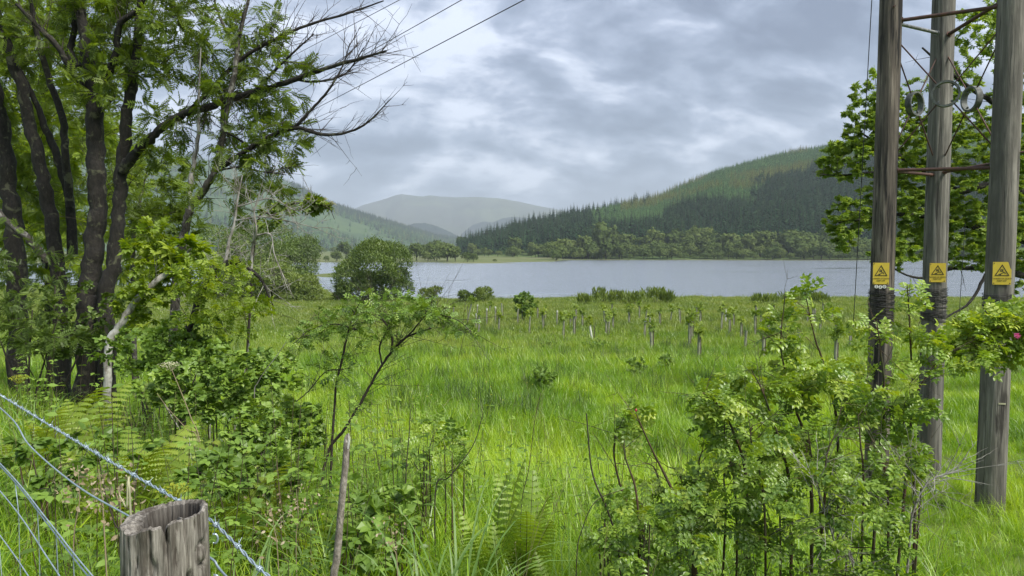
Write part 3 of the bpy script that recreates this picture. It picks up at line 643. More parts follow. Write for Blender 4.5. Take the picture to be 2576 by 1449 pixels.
# ------------------------------------------------------------------ meadow grass
def clump(seed, nb, h, spread, w, seg=4, lean=0.5, seed_heads=0):
    rg = np.random.RandomState(seed); mb = MB(); V = []; F = []; T = []; n = 0
    for b in range(nb):
        a = rg.rand()*6.283; q = spread*math.sqrt(rg.rand()); base = np.array([q*math.cos(rg.rand()*6.283), q*math.sin(rg.rand()*6.283), -0.03])
        L = h*(0.55+0.6*rg.rand()); ln = lean*(0.25+rg.rand()); wd = w*(0.7+0.6*rg.rand()); d = np.array([math.cos(a), math.sin(a), 0]); sd_ = np.array([-d[1], d[0], 0])
        tt = np.linspace(0, 1, seg+1); bend = ln*tt**2*L; zz = L*(tt-0.32*ln*tt**2.5)
        c = base+d*bend[:, None]+np.array([0, 0, 1])*zz[:, None]
        ww = wd*np.array([0.8 if t_ < 0.01 else (1-t_**2.2) for t_ in tt])
        V.append(np.vstack([c-sd_*ww[:, None]/2, c+sd_*ww[:, None]/2])); m = seg+1
        F += [[n+i, n+m+i, n+m+i+1, n+i+1] for i in range(seg)]; T += [rg.rand()]*(2*m); n += 2*m
    mb.add(np.vstack(V), F, 0, np.array(T))
    for b in range(seed_heads):
        a = rg.rand()*6.283; L = h*(1.15+0.5*rg.rand()); d = np.array([math.cos(a), math.sin(a), 0])*0.12
        p = np.array([[0, 0, 0], [0, 0, L*0.5], [d[0], d[1], L]])+np.array([spread*(rg.rand()-0.5), spread*(rg.rand()-0.5), 0])
        tubes(mb, p, np.array([0.0016, 0.0014, 0.001]), 3, 1, 0.6)
        for k in range(9):
            q = p[2]-np.array([0, 0, 0.014*k])+0.012*(rg.rand(3)-0.5); mb.add(q+0.011*(rg.rand(3, 3)-0.5), [[0, 1, 2]], 1, rg.rand())
    return mb
GV = [clump(s, 34, 0.62, 0.16, 0.009, 4, 0.75) for s in (1, 2, 3)] + [clump(4, 26, 0.75, 0.14, 0.011, 5, 1.0), clump(5, 26, 0.66, 0.16, 0.008, 4, 0.6, 2)] + \
     [clump(s, 46, 0.5, 0.34, 0.017, 2, 0.7) for s in (6, 7)] + [clump(8, 46, 0.55, 0.34, 0.016, 2, 0.6, 3)] + \
     [clump(s, 60, 0.5, 0.9, 0.042, 2, 0.6) for s in (9, 10)] + [clump(11, 55, 0.52, 0.9, 0.038, 2, 0.5, 4)]
GMAT = [M['grass'], M['seed']]
gp_, gr_, gs_, gi_ = [], [], [], []
def sow(y0, y1, dens, opts, seed, smin, smax, margin=1.5):
    rg = np.random.RandomState(seed); area = (y1-y0)*(y0+y1)/2*1.45+2*margin*(y1-y0); n = int(area*dens)
    y = np.sqrt(y0*y0+(y1*y1-y0*y0)*rg.rand(n)) if y0 > 5 else y0+(y1-y0)*rg.rand(n)
    x = (rg.rand(n)-0.5)*(1.45*y+2*margin); z = ground(x, y); ok = z > -0.12; x, y, z = x[ok], y[ok], z[ok]; m = len(x)
    tus = 0.50+0.95*fbm(x, y, 0.5, 3)**1.3*(0.6+0.9*fbm(x, y, 0.09, 2))
    wind = fbm(x, y, 0.3, 2)
    r = np.stack([(rg.rand(m)-0.5)*0.5+0.25*(wind-0.5), (rg.rand(m)-0.5)*0.5-0.15, rg.rand(m)*6.283], -1)
    s = (smin+(smax-smin)*rg.rand(m))*tus*(1-0.5*sstep(2.4, 4.2, x)*sstep(17, 10, y))
    gp_.append(np.stack([x, y, z], -1)); gr_.append(r); gs_.append(np.stack([s, s, s*(0.85+0.35*rg.rand(m))], -1)); gi_.append(np.array(opts)[rg.randint(0, len(opts), m)])
sow(1.2, 9, 46, [0, 1, 2, 3, 4, 0, 1], 1, 0.75, 1.15)
sow(9, 22, 17, [5, 6, 7, 5, 6], 2, 0.75, 1.15)
sow(9, 22, 7, [0, 1, 2, 3], 6, 0.7, 1.0)
sow(22, 45, 8.0, [5, 6, 7, 5, 6], 3, 0.85, 1.25)
sow(45, 165, 1.9, [8, 9, 10, 8, 10], 4, 0.62, 0.98, 4)
scatter('meadow_grass', GV, GMAT, np.vstack(gp_), np.vstack(gr_), np.vstack(gs_), np.concatenate(gi_), 'long lush green grass covering the meadow down to the lake', 'grass')

# ------------------------------------------------------------------ woody plants
class Plant:
    """Stems laid out point by point; finer branches grow from the nearest wood towards points in the crown."""
    def __init__(s, seed, base):
        s.rg = np.random.RandomState(seed); s.base = np.array(base, float); s.stems = []; s.sk = []; s.tw = {}; s.leaf = []; s.extra = []
    def stem(s, pts, name='stem', mat=None, k=9, m=6, rough=0.10):
        """pts: rows of x, y, z, radius."""
        q = catmull(np.asarray(pts, float), m); r = np.clip(q[:, 3], 0.0012, None)
        r = r*(1+(0.035 if name == 'trunk' else rough)*(s.rg.rand(len(r))-0.5)*2); r = r*(0.70 if name == 'trunk' else 0.9); p = q[:, :3].copy(); p[1:-1] += (s.rg.rand(len(p)-2, 3)-0.5)*r[1:-1, None]*0.5
        s.stems.append((name, p, r, mat, k)); s.sk.append(p); return s
    def px(s, pts, **kw):
        """pts: rows of pixel x, pixel y, distance, radius."""
        return s.stem([[*P(a, b, d), r] for a, b, d, r in pts], **kw)
    def fill(s, c, rad, n, r0=0.008, bend=0.25, leaves=10, frac=0.6, size=0.15, tip=4, droop=0.0, lift=0.15, mat='crown', tone=(0, 1), limit=None, npt=7, flat=0.0):
        rg = s.rg; sk = np.vstack(s.sk); c = np.array(c, float); rad = np.array(rad, float)
        d = unit(rg.normal(size=(n, 3)))*(rg.rand(n, 1)**0.38); tg = c+d*rad
        if limit is not None: tg = tg[limit(tg)]
        d0 = np.array([np.min(np.sum((sk-t)**2, 1)) for t in tg]) if len(tg) else np.zeros(0)
        tt = np.linspace(0, 1, npt)[:, None]; new = []
        for t in tg[np.argsort(d0)]:
            # wood lies below and inside: prefer points lower than the target
            dd = sk-t; cost = np.sum(dd**2, 1)+np.clip(dd[:, 2], 0, None)*0.6; i = int(np.argmin(cost)); a = sk[i]; L = np.linalg.norm(t-a)
            if L < 0.02: continue
            mid = (a+t)/2+np.array([0, 0, lift*L])+bend*L*(rg.rand(3)-0.5)
            p = (1-tt)**2*a+2*tt*(1-tt)*mid+tt**2*t; p[-1, 2] -= droop*L; p[-2, 2] -= droop*L*0.5
            p[1:-1] += (rg.rand(npt-2, 3)-0.5)*0.05*L
            rr = min(r0*(0.5+L*1.1), r0*2.2); s.tw.setdefault(npt, []).append((p, np.linspace(rr, rr*0.25, npt)))
            sk = np.vstack([sk, p[2:]]); new.append(p)
            k = int(leaves*(0.6+0.8*rg.rand()))
            if k > 0:
                f = 1-frac*rg.rand(k); f[:tip] = 0.97+0.03*rg.rand(min(tip, k)); g = f*(npt-1); j = np.clip(g.astype(int), 0, npt-2); w = (g-j)[:, None]
                pos = p[j]*(1-w)+p[j+1]*w; tan = unit(p[j+1]-p[j])
                out = unit(pos-c)*0.35
                ax = unit(tan*0.55+unit(rg.normal(size=(k, 3)))*0.8+out+np.array([0, 0, -0.05]))
                ax[:, 2] *= (1-flat); ax = unit(ax)
                up = unit(np.array([0, 0, 1.0])+0.55*rg.normal(size=(k, 3)))
                s.leaf.append((mat, pos, ax, up, size*(0.65+0.7*rg.rand(k)), np.clip(tone[0]+(tone[1]-tone[0])*(0.6*rg.rand(k)+0.4*rg.rand()), 0, 1)))
        s.sk = [sk]; return s
    def fillpx(s, px, py, d, rx, ry, rd, n, **kw): return s.fill(P(px, py, d), (rx/FPX*d, rd, ry/FPX*d), n, **kw)
    def bare(s, n, L, r, frac=0.7, spread=0.9, k=4, sub=2, grav=0.0):
        """Leafless side twigs along the existing stems."""
        rg = s.rg; out = []
        for name, p, rr, mat, kk in list(s.stems):
            m = max(1, int(n*len(p)/20))
            for _ in range(m):
                i = int(len(p)*(1-frac*rg.rand()))-1; i = min(max(i, 1), len(p)-2); d = unit(unit(p[i+1]-p[i])*0.7+spread*rg.normal(size=3)+np.array([0, 0, 0.25-grav])); l = L*(0.4+0.9*rg.rand())
                q = p[i]+d*np.linspace(0, l, 6)[:, None]+np.cumsum((rg.rand(6, 3)-0.5)*0.14*l*0.5, 0)*(np.linspace(0, 1, 6)[:, None]); out.append((q, np.linspace(r, r*0.3, 6)))
                for _ in range(sub):
                    j = rg.randint(2, 5); d2 = unit(d*0.8+0.8*rg.normal(size=3)); l2 = l*(0.25+0.3*rg.rand())
                    q2 = q[j]+d2*np.linspace(0, l2, 6)[:, None]+(rg.rand(6, 3)-0.5)*0.05*l2; out.append((q2, np.linspace(r*0.6, r*0.22, 6)))
        s.tw.setdefault(6, []).extend(out); return s
    def build(s, name, label, cat, bark, twig, mats, T, group=None, ksides=3):
        root = empty(name, s.base, label, cat, group)
        for nm, p, r, mat, k in s.stems:
            mb = MB(); tubes(mb, p, r, k, 0, 0.5); mb.build(nm, mat or bark, root)
        mb = MB()
        for n, l in s.tw.items(): tubes(mb, np.array([a for a, b in l]), np.array([b for a, b in l]), ksides)
        stuff(mb.build('branchwork', twig, root))
        for key in dict.fromkeys(a[0] for a in s.leaf):
            mb = MB(); g = [a for a in s.leaf if a[0] == key]
            t = T[key] if isinstance(T, dict) else T
            place(mb, t[0], t[1], np.vstack([a[1] for a in g]), np.vstack([a[2] for a in g]), np.vstack([a[3] for a in g]), np.concatenate([a[4] for a in g]), 0, np.concatenate([a[5] for a in g]))
            stuff(mb.build(key, mats[key] if isinstance(mats, dict) else mats, root))
        for f in s.extra: f(root)
        return root

# --- the dark many-stemmed rowan
A = Plant(101, gpx(230, 9.5))
gA = lambda px, d: [*gpx(px, d, -0.15)]
A.stem([[*gA(205, 9.5), 0.22], [*P(218, 800, 9.5), 0.19], [*P(228, 700, 9.5), 0.175], [*P(240, 600, 9.5), 0.165], [*P(245, 500, 9.5), 0.155], [*P(240, 380, 9.5), 0.15], [*P(236, 270, 9.5), 0.14], [*P(222, 150, 9.5), 0.11], [*P(205, 40, 9.5), 0.085], [*P(190, -110, 9.6), 0.05]], name='trunk', k=14)
A.stem([[*gA(262, 9.4), 0.16], [*P(268, 780, 9.4), 0.14], [*P(285, 660, 9.4), 0.125], [*P(298, 540, 9.4), 0.115], [*P(306, 440, 9.4), 0.11], [*P(318, 320, 9.4), 0.10], [*P(332, 200, 9.4), 0.085], [*P(346, 100, 9.4), 0.07], [*P(356, -80, 9.4), 0.04]], name='trunk', k=12)
A.px([(310, 430, 9.35, 0.075), (335, 395, 9.3, 0.07), (365, 362, 9.25, 0.062), (405, 325, 9.2, 0.056), (455, 290, 9.1, 0.052), (525, 268, 9.0, 0.047), (610, 240, 8.9, 0.042), (700, 214, 8.8, 0.036), (800, 178, 8.7, 0.028), (890, 152, 8.6, 0.021), (972, 128, 8.5, 0.012)], name='limb', k=9)
A.px([(470, 285, 9.1, 0.032), (530, 225, 9.0, 0.03), (600, 155, 8.9, 0.026), (680, 105, 8.85, 0.022), (770, 65, 8.8, 0.018), (870, 35, 8.75, 0.014), (965, 2, 8.7, 0.008)], name='limb', k=7)
A.px([(240, 300, 9.5, 0.06), (205, 220, 9.4, 0.05), (160, 140, 9.3, 0.042), (105, 75, 9.2, 0.035), (40, 10, 9.1, 0.02)], name='limb', k=8)
A.px([(262, 205, 9.5, 0.06), (280, 172, 9.4, 0.055), (294, 130, 9.3, 0.05), (302, 60, 9.2, 0.042), (350, 20, 9.1, 0.034), (380, -50, 9.0, 0.02)], name='limb', k=8)
A.px([(200, 170, 9.5, 0.05), (176, 130, 9.6, 0.045), (187, 70, 9.6, 0.04), (180, 0, 9.6, 0.034), (160, -80, 9.6, 0.02)], name='limb', k=8)
A.px([(640, 232, 8.9, 0.02), (690, 180, 8.8, 0.017), (740, 130, 8.7, 0.013), (790, 85, 8.65, 0.008)], name='limb', k=6)
A.px([(740, 200, 8.8, 0.018), (800, 205, 8.7, 0.014), (870, 185, 8.65, 0.01), (915, 120, 8.6, 0.007)], name='limb', k=6)
A.px([(560, 255, 9.0, 0.02), (560, 320, 8.9, 0.016), (600, 350, 8.8, 0.012), (660, 390, 8.7, 0.008)], name='limb', k=6)
A.bare(17, 0.5, 0.005, 0.62, 0.42)
for a in ((120, 40, 10.2, 230, 130, 0.9, 100), (330, 60, 9.9, 170, 160, 0.9, 110), (250, 190, 9.2, 110, 80, 0.3, 18), (480, 110, 9.5, 160, 160, 0.7, 64), (560, 320, 9.1, 130, 120, 0.5, 34), (660, 190, 8.9, 150, 110, 0.5, 34), (420, 330, 9.4, 90, 90, 0.4, 16)):
    A.fillpx(*a, r0=0.007, leaves=10, size=0.17, tone=(0, 0.9))
A.fillpx(700, 370, 8.8, 80, 70, 0.4, 14, r0=0.005, leaves=8, size=0.14)
A.build('rowan_tree', 'tall dark many-stemmed tree with one long bare limb reaching over the lake', 'tree', M['bark'], M['twig'], M['rowan'], T_ROWAN)

# --- slim grey stem beside it
B = Plant(102, gpx(440, 8.8))
B.stem([[*gpx(425, 8.8, -0.1), 0.085], [*P(440, 760, 8.8), 0.078], [*P(452, 650, 8.8), 0.074], [*P(468, 565, 8.8), 0.07], [*P(482, 518, 8.8), 0.066], [*P(518, 470, 8.75), 0.06], [*P(545, 420, 8.7), 0.055], [*P(560, 340, 8.7), 0.05], [*P(575, 258, 8.7), 0.046], [*P(592, 170, 8.7), 0.042], [*P(602, 90, 8.7), 0.036], [*P(640, -60, 8.7), 0.02]], name='trunk', k=10)
B.px([(480, 522, 8.8, 0.045), (478, 480, 8.85, 0.04), (488, 410, 8.9, 0.032), (498, 340, 8.9, 0.024), (500, 240, 8.9, 0.015), (505, 120, 8.9, 0.008)], name='limb', k=7, mat=M['twig_grey'])
B.px([(556, 420, 8.7, 0.035), (590, 398, 8.65, 0.033), (630, 372, 8.6, 0.031), (690, 338, 8.55, 0.028), (745, 322, 8.5, 0.026), (800, 336, 8.45, 0.022), (860, 337, 8.4, 0.018), (925, 308, 8.35, 0.012), (984, 248, 8.3, 0.006)], name='limb', k=7, mat=M['bark'])
B.px([(735, 325, 8.5, 0.02), (785, 275, 8.45, 0.017), (830, 222, 8.4, 0.014), (862, 165, 8.4, 0.01), (880, 110, 8.4, 0.006)], name='limb', k=6, mat=M['bark'])
B.px([(600, 130, 8.7, 0.025), (570, 80, 8.7, 0.02), (545, 20, 8.7, 0.014), (530, -50, 8.7, 0.01)], name='limb', k=6)
B.px([(545, 430, 8.7, 0.016), (600, 420, 8.6, 0.013), (650, 430, 8.5, 0.01), (720, 440, 8.4, 0.006)], name='limb', k=5, mat=M['bark'])
B.bare(15, 0.5, 0.0045, 0.6, 0.45)
for a in ((640, 400, 8.6, 110, 60, 0.5, 26), (690, 320, 8.6, 90, 50, 0.4, 14), (640, 60, 8.7, 90, 80, 0.5, 20), (560, 500, 8.6, 90, 60, 0.5, 20), (690, 480, 8.5, 60, 40, 0.4, 13)):
    B.fillpx(*a, r0=0.005, leaves=7, size=0.15, tone=(0.1, 0.9))
B.build('slim_tree', 'slim pale grey crooked trunk with a long bare side limb over the water', 'tree', M['bark_grey'], M['twig'], M['rowan'], T_ROWAN)

# --- leaning stems at the frame's edge
C = Plant(103, gpx(150, 10.2))
C.stem([[*gpx(155, 10.2, -0.1), 0.15], [*P(150, 760, 10.2), 0.14], [*P(138, 640, 10.2), 0.135], [*P(122, 520, 10.2), 0.13], [*P(98, 410, 10.2), 0.12], [*P(72, 300, 10.2), 0.115], [*P(45, 190, 10.2), 0.10], [*P(5, 70, 10.2), 0.085], [*P(-40, -60, 10.2), 0.05]], name='trunk', k=11)
C.px([(182, 640, 10.3, 0.10), (175, 500, 10.3, 0.085), (142, 390, 10.3, 0.075), (112, 315, 10.3, 0.065), (80, 235, 10.3, 0.05), (30, 140, 10.3, 0.03)], name='trunk', k=9)
C.px([(178, 520, 10.2, 0.08), (164, 390, 10.1, 0.072), (156, 290, 10.1, 0.066), (122, 195, 10.1, 0.058), (96, 105, 10.1, 0.05), (72, -20, 10.1, 0.035)], name='trunk', k=9)
C.stem([[*gpx(40, 10.6, -0.1), 0.20], [*P(38, 640, 10.6), 0.18], [*P(25, 500, 10.6), 0.165], [*P(12, 360, 10.6), 0.15], [*P(-20, 200, 10.6), 0.12], [*P(-60, 0, 10.6), 0.07]], name='trunk', k=11)
C.px([(-30, 500, 9.8, 0.05), (20, 560, 9.8, 0.05), (70, 600, 9.8, 0.055), (118, 660, 9.9, 0.06)], name='limb', k=8, mat=M['bark_grey'])
for a in ((30, 110, 10.9, 130, 180, 0.9, 64), (60, 480, 11.4, 120, 150, 0.6, 40), (200, 420, 11.9, 140, 190, 0.6, 48), (90, 300, 11.6, 130, 160, 0.6, 40)):
    C.fillpx(*a, r0=0.007, leaves=11, size=0.17, tone=(0.1, 1.0))
C.build('leaning_tree', 'cluster of leaning dark trunks beside the tallest rowan', 'tree', M['bark'], M['twig'], M['rowan'], T_ROWAN)

# --- bright trees behind the trunks, backlit look put into the leaf colour
D = Plant(104, gpx(120, 17))
D.stem([[*gpx(120, 17, -0.2), 0.16], [*P(125, 560, 17), 0.14], [*P(110, 330, 17), 0.11], [*P(120, 100, 17), 0.07], [*P(125, -100, 17), 0.03]], name='trunk', k=8)
D.px([(118, 470, 17, 0.08), (200, 350, 16.8, 0.055), (290, 240, 16.6, 0.03)], name='limb', k=7)
D.px([(112, 400, 17, 0.07), (40, 280, 16.8, 0.05), (-40, 150, 16.6, 0.03)], name='limb', k=7)
for a in ((100, 200, 17, 200, 260, 2.0, 240), (200, 430, 16.5, 190, 170, 1.6, 170), (20, 520, 16.5, 140, 200, 1.4, 130), (250, 640, 16, 190, 120, 1.0, 90)):
    D.fillpx(*a, r0=0.008, leaves=16, size=0.22, tone=(0.1, 1))
D.build('bright_tree', 'bright yellow green leafy tree seen between the dark trunks', 'tree', M['bark'], M['twig'], M['rowan_bright'], T_ROWAN)
D2 = Plant(114, gpx(330, 14))
D2.stem([[*gpx(330, 14, -0.2), 0.07], [*P(335, 620, 14), 0.06], [*P(350, 520, 14), 0.045], [*P(370, 430, 14), 0.02]], name='trunk', k=7)
D2.fillpx(380, 470, 14, 110, 110, 0.8, 40, r0=0.006, leaves=13, size=0.2)
D2.fillpx(420, 570, 13.5, 110, 70, 0.8, 40, r0=0.006, leaves=13, size=0.2, tone=(0, 0.6))
D2.build('young_rowan', 'small leafy tree hanging in front of the hazy hill', 'tree', M['bark_grey'], M['twig'], M['rowan'], T_ROWAN)

# --- understorey shrubs under the trees
def shrub(name, label, base, stems, fills, mats, T, bark, twig, seed, cat='shrub', group=None, r=0.012, h=1.0, **kw):
    s = Plant(seed, base); rg = np.random.RandomState(seed+1)
    for i in range(stems):
        a = rg.rand()*6.283; q = 0.10+0.25*rg.rand(); top = np.array([math.cos(a)*q*h, math.sin(a)*q*h, h*(0.55+0.35*rg.rand())])
        b = np.array(base)+np.array([math.cos(a), math.sin(a), 0])*0.06*h*rg.rand(); b[2] -= 0.04
        s.stem([[*b, r], [*(b+top*0.4+0.06*h*(rg.rand(3)-0.5)), r*0.75], [*(b+top), r*0.4]], k=6, m=5)
    for f in fills: s.fill(*f[:3], **{**kw, **(f[3] if len(f) > 3 else {})})
    return s.build(name, label, cat, bark, twig, mats, T, group)
def fp(px, py, d, rx, ry, rd): return P(px, py, d), (rx/FPX*d, rd, ry/FPX*d)
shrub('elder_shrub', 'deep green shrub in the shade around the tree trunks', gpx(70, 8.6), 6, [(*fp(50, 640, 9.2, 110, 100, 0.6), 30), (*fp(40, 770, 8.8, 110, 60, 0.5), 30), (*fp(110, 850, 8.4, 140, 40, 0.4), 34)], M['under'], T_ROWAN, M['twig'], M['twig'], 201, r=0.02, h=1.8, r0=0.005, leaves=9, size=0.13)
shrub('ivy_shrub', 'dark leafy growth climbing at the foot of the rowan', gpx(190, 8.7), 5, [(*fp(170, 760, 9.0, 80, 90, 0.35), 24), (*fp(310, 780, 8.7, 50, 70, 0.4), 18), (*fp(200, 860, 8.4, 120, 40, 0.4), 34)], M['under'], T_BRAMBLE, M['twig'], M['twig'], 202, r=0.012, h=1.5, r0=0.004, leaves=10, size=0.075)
shrub('hazel_sapling', 'bright green young sapling next to the rowan trunk', gpx(400, 8.2), 5, [(*fp(385, 620, 8.2, 60, 70, 0.35), 40), (*fp(415, 695, 8.1, 75, 50, 0.35), 36), (*fp(360, 770, 8.0, 70, 70, 0.35), 26)], M['rowan_bright'], T_SPRIG, M['twig'], M['twig'], 203, 'sapling', r=0.016, h=2.0, r0=0.0035, leaves=9, size=0.085)
shrub('ash_sapling', 'light green sapling with a thin dark forked stem by the arched dead branch', gpx(522, 7.0), 3, [(*fp(540, 690, 7.0, 95, 45, 0.4), 40), (*fp(500, 740, 7.0, 80, 70, 0.4), 30), (*fp(575, 800, 6.9, 60, 60, 0.3), 18), (*fp(640, 770, 6.9, 55, 45, 0.3), 12)], M['rowan_bright'], T_ROSE, M['twig_grey'], M['twig'], 204, 'sapling', r=0.014, h=1.5, r0=0.0035, leaves=7, size=0.09)
shrub('undergrowth_shrub', 'mid green tangled shrub below the pale leaning stem', gpx(360, 7.2), 6, [(*fp(380, 880, 7.2, 150, 60, 0.6), 80), (*fp(480, 850, 7.3, 90, 70, 0.4), 40)], M['nettle'], T_BRAMBLE, M['twig'], M['twig'], 205, r=0.01, h=0.9, r0=0.0035, leaves=11, size=0.07)

# --- pale stem leaning out of the undergrowth, and the arched dead branch
E_ = Plant(301, gpx(268, 7.9))
E_.stem([[*gpx(258, 7.9, -0.1), 0.06], [*P(272, 885, 7.9), 0.058], [*P(305, 815, 7.9), 0.055], [*P(345, 755, 7.9), 0.05], [*P(395, 706, 7.9), 0.045], [*P(440, 670, 8.0), 0.035], [*P(480, 625, 8.0), 0.02]], name='trunk', k=10)
E_.bare(5, 0.35, 0.004, 0.5, 0.7)
E_.fillpx(470, 630, 8.0, 40, 30, 0.2, 8, r0=0.004, leaves=8, size=0.15)
E_.build('leaning_birch', 'whitish bare stem leaning out of the undergrowth', 'tree', M['bark_pale'], M['twig_grey'], M['rowan_bright'], T_SPRIG)
G = Plant(302, gpx(455, 7.4))
G.stem([[*gpx(445, 7.4, -0.1), 0.055], [*P(462, 890, 7.4), 0.05], [*P(478, 820, 7.4), 0.048], [*P(500, 755, 7.4), 0.046], [*P(535, 700, 7.3), 0.046], [*P(562, 665, 7.3), 0.043], [*P(600, 660, 7.25), 0.038], [*P(630, 680, 7.2), 0.032], [*P(655, 700, 7.15), 0.022], [*P(672, 735, 7.1), 0.014], [*P(692, 782, 7.1), 0.006]], name='trunk', k=9)
for pts in ([(568, 662, 7.3, 0.02), (575, 610, 7.3, 0.017), (590, 560, 7.3, 0.014), (598, 500, 7.3, 0.01), (610, 440, 7.3, 0.006)],
            [(632, 678, 7.2, 0.017), (636, 620, 7.2, 0.014), (645, 580, 7.1, 0.011), (640, 530, 7.1, 0.008), (655, 480, 7.1, 0.004)],
            [(645, 592, 7.15, 0.01), (680, 590, 7.1, 0.008), (690, 640, 7.1, 0.007), (715, 700, 7.05, 0.004)],
            [(592, 555, 7.3, 0.01), (660, 545, 7.2, 0.008), (740, 560, 7.1, 0.006), (800, 575, 7.0, 0.003)],
            [(600, 520, 7.3, 0.009), (680, 500, 7.2, 0.007), (750, 530, 7.1, 0.005), (800, 500, 7.1, 0.002)]):
    G.px(pts, name='dead_branch', k=6, mat=M['twig_grey'])
G.bare(16, 0.32, 0.0035, 0.75, 0.9, sub=3)
G.build('dead_hawthorn', 'arching lichen covered dead branch with bare grey twigs', 'dead branch', M['bark'], M['twig_grey'], M['rowan'], T_SPRIG)
H = Plant(303, gpx(620, 7.8))
H.stem([[*gpx(600, 7.8, -0.1), 0.02], [*P(640, 600, 7.7), 0.014], [*P(690, 540, 7.6), 0.012], [*P(740, 512, 7.5), 0.009], [*P(820, 520, 7.4), 0.005], [*P(842, 552, 7.4), 0.003]], k=5)
H.fillpx(790, 515, 7.45, 55, 14, 0.15, 16, r0=0.003, leaves=9, size=0.085); H.fillpx(700, 540, 7.6, 60, 40, 0.3, 10, r0=0.003, leaves=8, size=0.09)
H.fillpx(805, 512, 7.45, 32, 8, 0.1, 12, r0=0.002, leaves=8, size=0.05, mat='blossom')
H.build('hawthorn_spray', 'thin hawthorn branch with cream blossom at its drooping tip', 'branch', M['twig'], M['twig'], {'crown': M['rowan'], 'blossom': M['cream']}, {'crown': T_SPRIG, 'blossom': T_WIDE})

# --- the big spreading tree behind the poles
O = Plant(401, gpx(2760, 19))
O.stem([[*gpx(2760, 19, -0.2), 0.5], [*P(2755, 700, 19), 0.42], [*P(2740, 480, 19), 0.36], [*P(2720, 250, 19), 0.26], [*P(2700, 0, 19), 0.18], [*P(2690, -200, 19), 0.08]], name='trunk', k=12)
for pts in ([(2745, 560, 19, 0.16), (2620, 500, 18.6, 0.13), (2480, 470, 18.3, 0.11), (2400, 480, 18.1, 0.10), (2330, 430, 18.0, 0.07), (2240, 380, 17.9, 0.045), (2160, 330, 17.8, 0.02)],
            [(2750, 640, 19, 0.13), (2600, 610, 18.4, 0.10), (2450, 570, 18.0, 0.08), (2300, 540, 17.8, 0.055), (2180, 550, 17.7, 0.035), (2110, 560, 17.6, 0.018)],
            [(2752, 700, 19, 0.11), (2620, 700, 18, 0.085), (2500, 680, 17.6, 0.07), (2400, 675, 17.4, 0.05), (2310, 700, 17.2, 0.03), (2220, 660, 17.1, 0.018)],
            [(2735, 430, 19, 0.14), (2620, 330, 18.6, 0.10), (2500, 260, 18.4, 0.075), (2400, 190, 18.2, 0.05), (2320, 120, 18.1, 0.025)],
            [(2720, 280, 19, 0.12), (2620, 160, 18.8, 0.08), (2560, 60, 18.7, 0.06), (2520, -60, 18.6, 0.03)],
            [(2330, 430, 18.0, 0.045), (2230, 430, 17.8, 0.035), (2130, 440, 17.7, 0.022), (2060, 440, 17.6, 0.010)],
            [(2480, 690, 17.5, 0.05), (2440, 760, 17.3, 0.035), (2380, 800, 17.2, 0.02), (2330, 850, 17.1, 0.01)]):
    O.px(pts, name='limb', k=8)
O.bare(5, 0.7, 0.009, 0.6, 0.8)
for a in ((2190, 300, 17.9, 75, 90, 1.0, 46), (2130, 400, 17.8, 75, 55, 0.9, 40), (2300, 330, 18.2, 120, 130, 1.2, 95), (2130, 560, 17.7, 50, 70, 0.6, 30), (2270, 500, 18.0, 110, 110, 1.0, 90), (2440, 420, 18.2, 140, 160, 1.4, 110), (2420, 600, 17.8, 140, 90, 1.0, 90), (2580, 350, 18.6, 110, 260, 1.2, 110), (2570, 620, 18.0, 100, 130, 1.0, 60), (2250, 640, 17.2, 60, 40, 0.5, 20)):
    O.fillpx(*a[:6], int(a[6]*2.5), r0=0.005, leaves=20, size=0.104, tone=(0, 1), flat=0.6, droop=0.04)
for a in ((2460, 110, 18.4, 80, 130, 0.8, 60), (2560, 60, 18.7, 90, 140, 1.0, 80), (2390, 200, 18.2, 50, 70, 0.5, 20), (2190, 210, 17.9, 40, 40, 0.5, 10)):
    O.fillpx(*a, r0=0.009, leaves=10, size=0.13, tone=(0.1, 0.9))
O.build('oak_tree', 'spreading yellow green oak with dark crooked limbs behind the poles', 'tree', M['bark'], M['bark'], M['oak'], T_SPRIG)

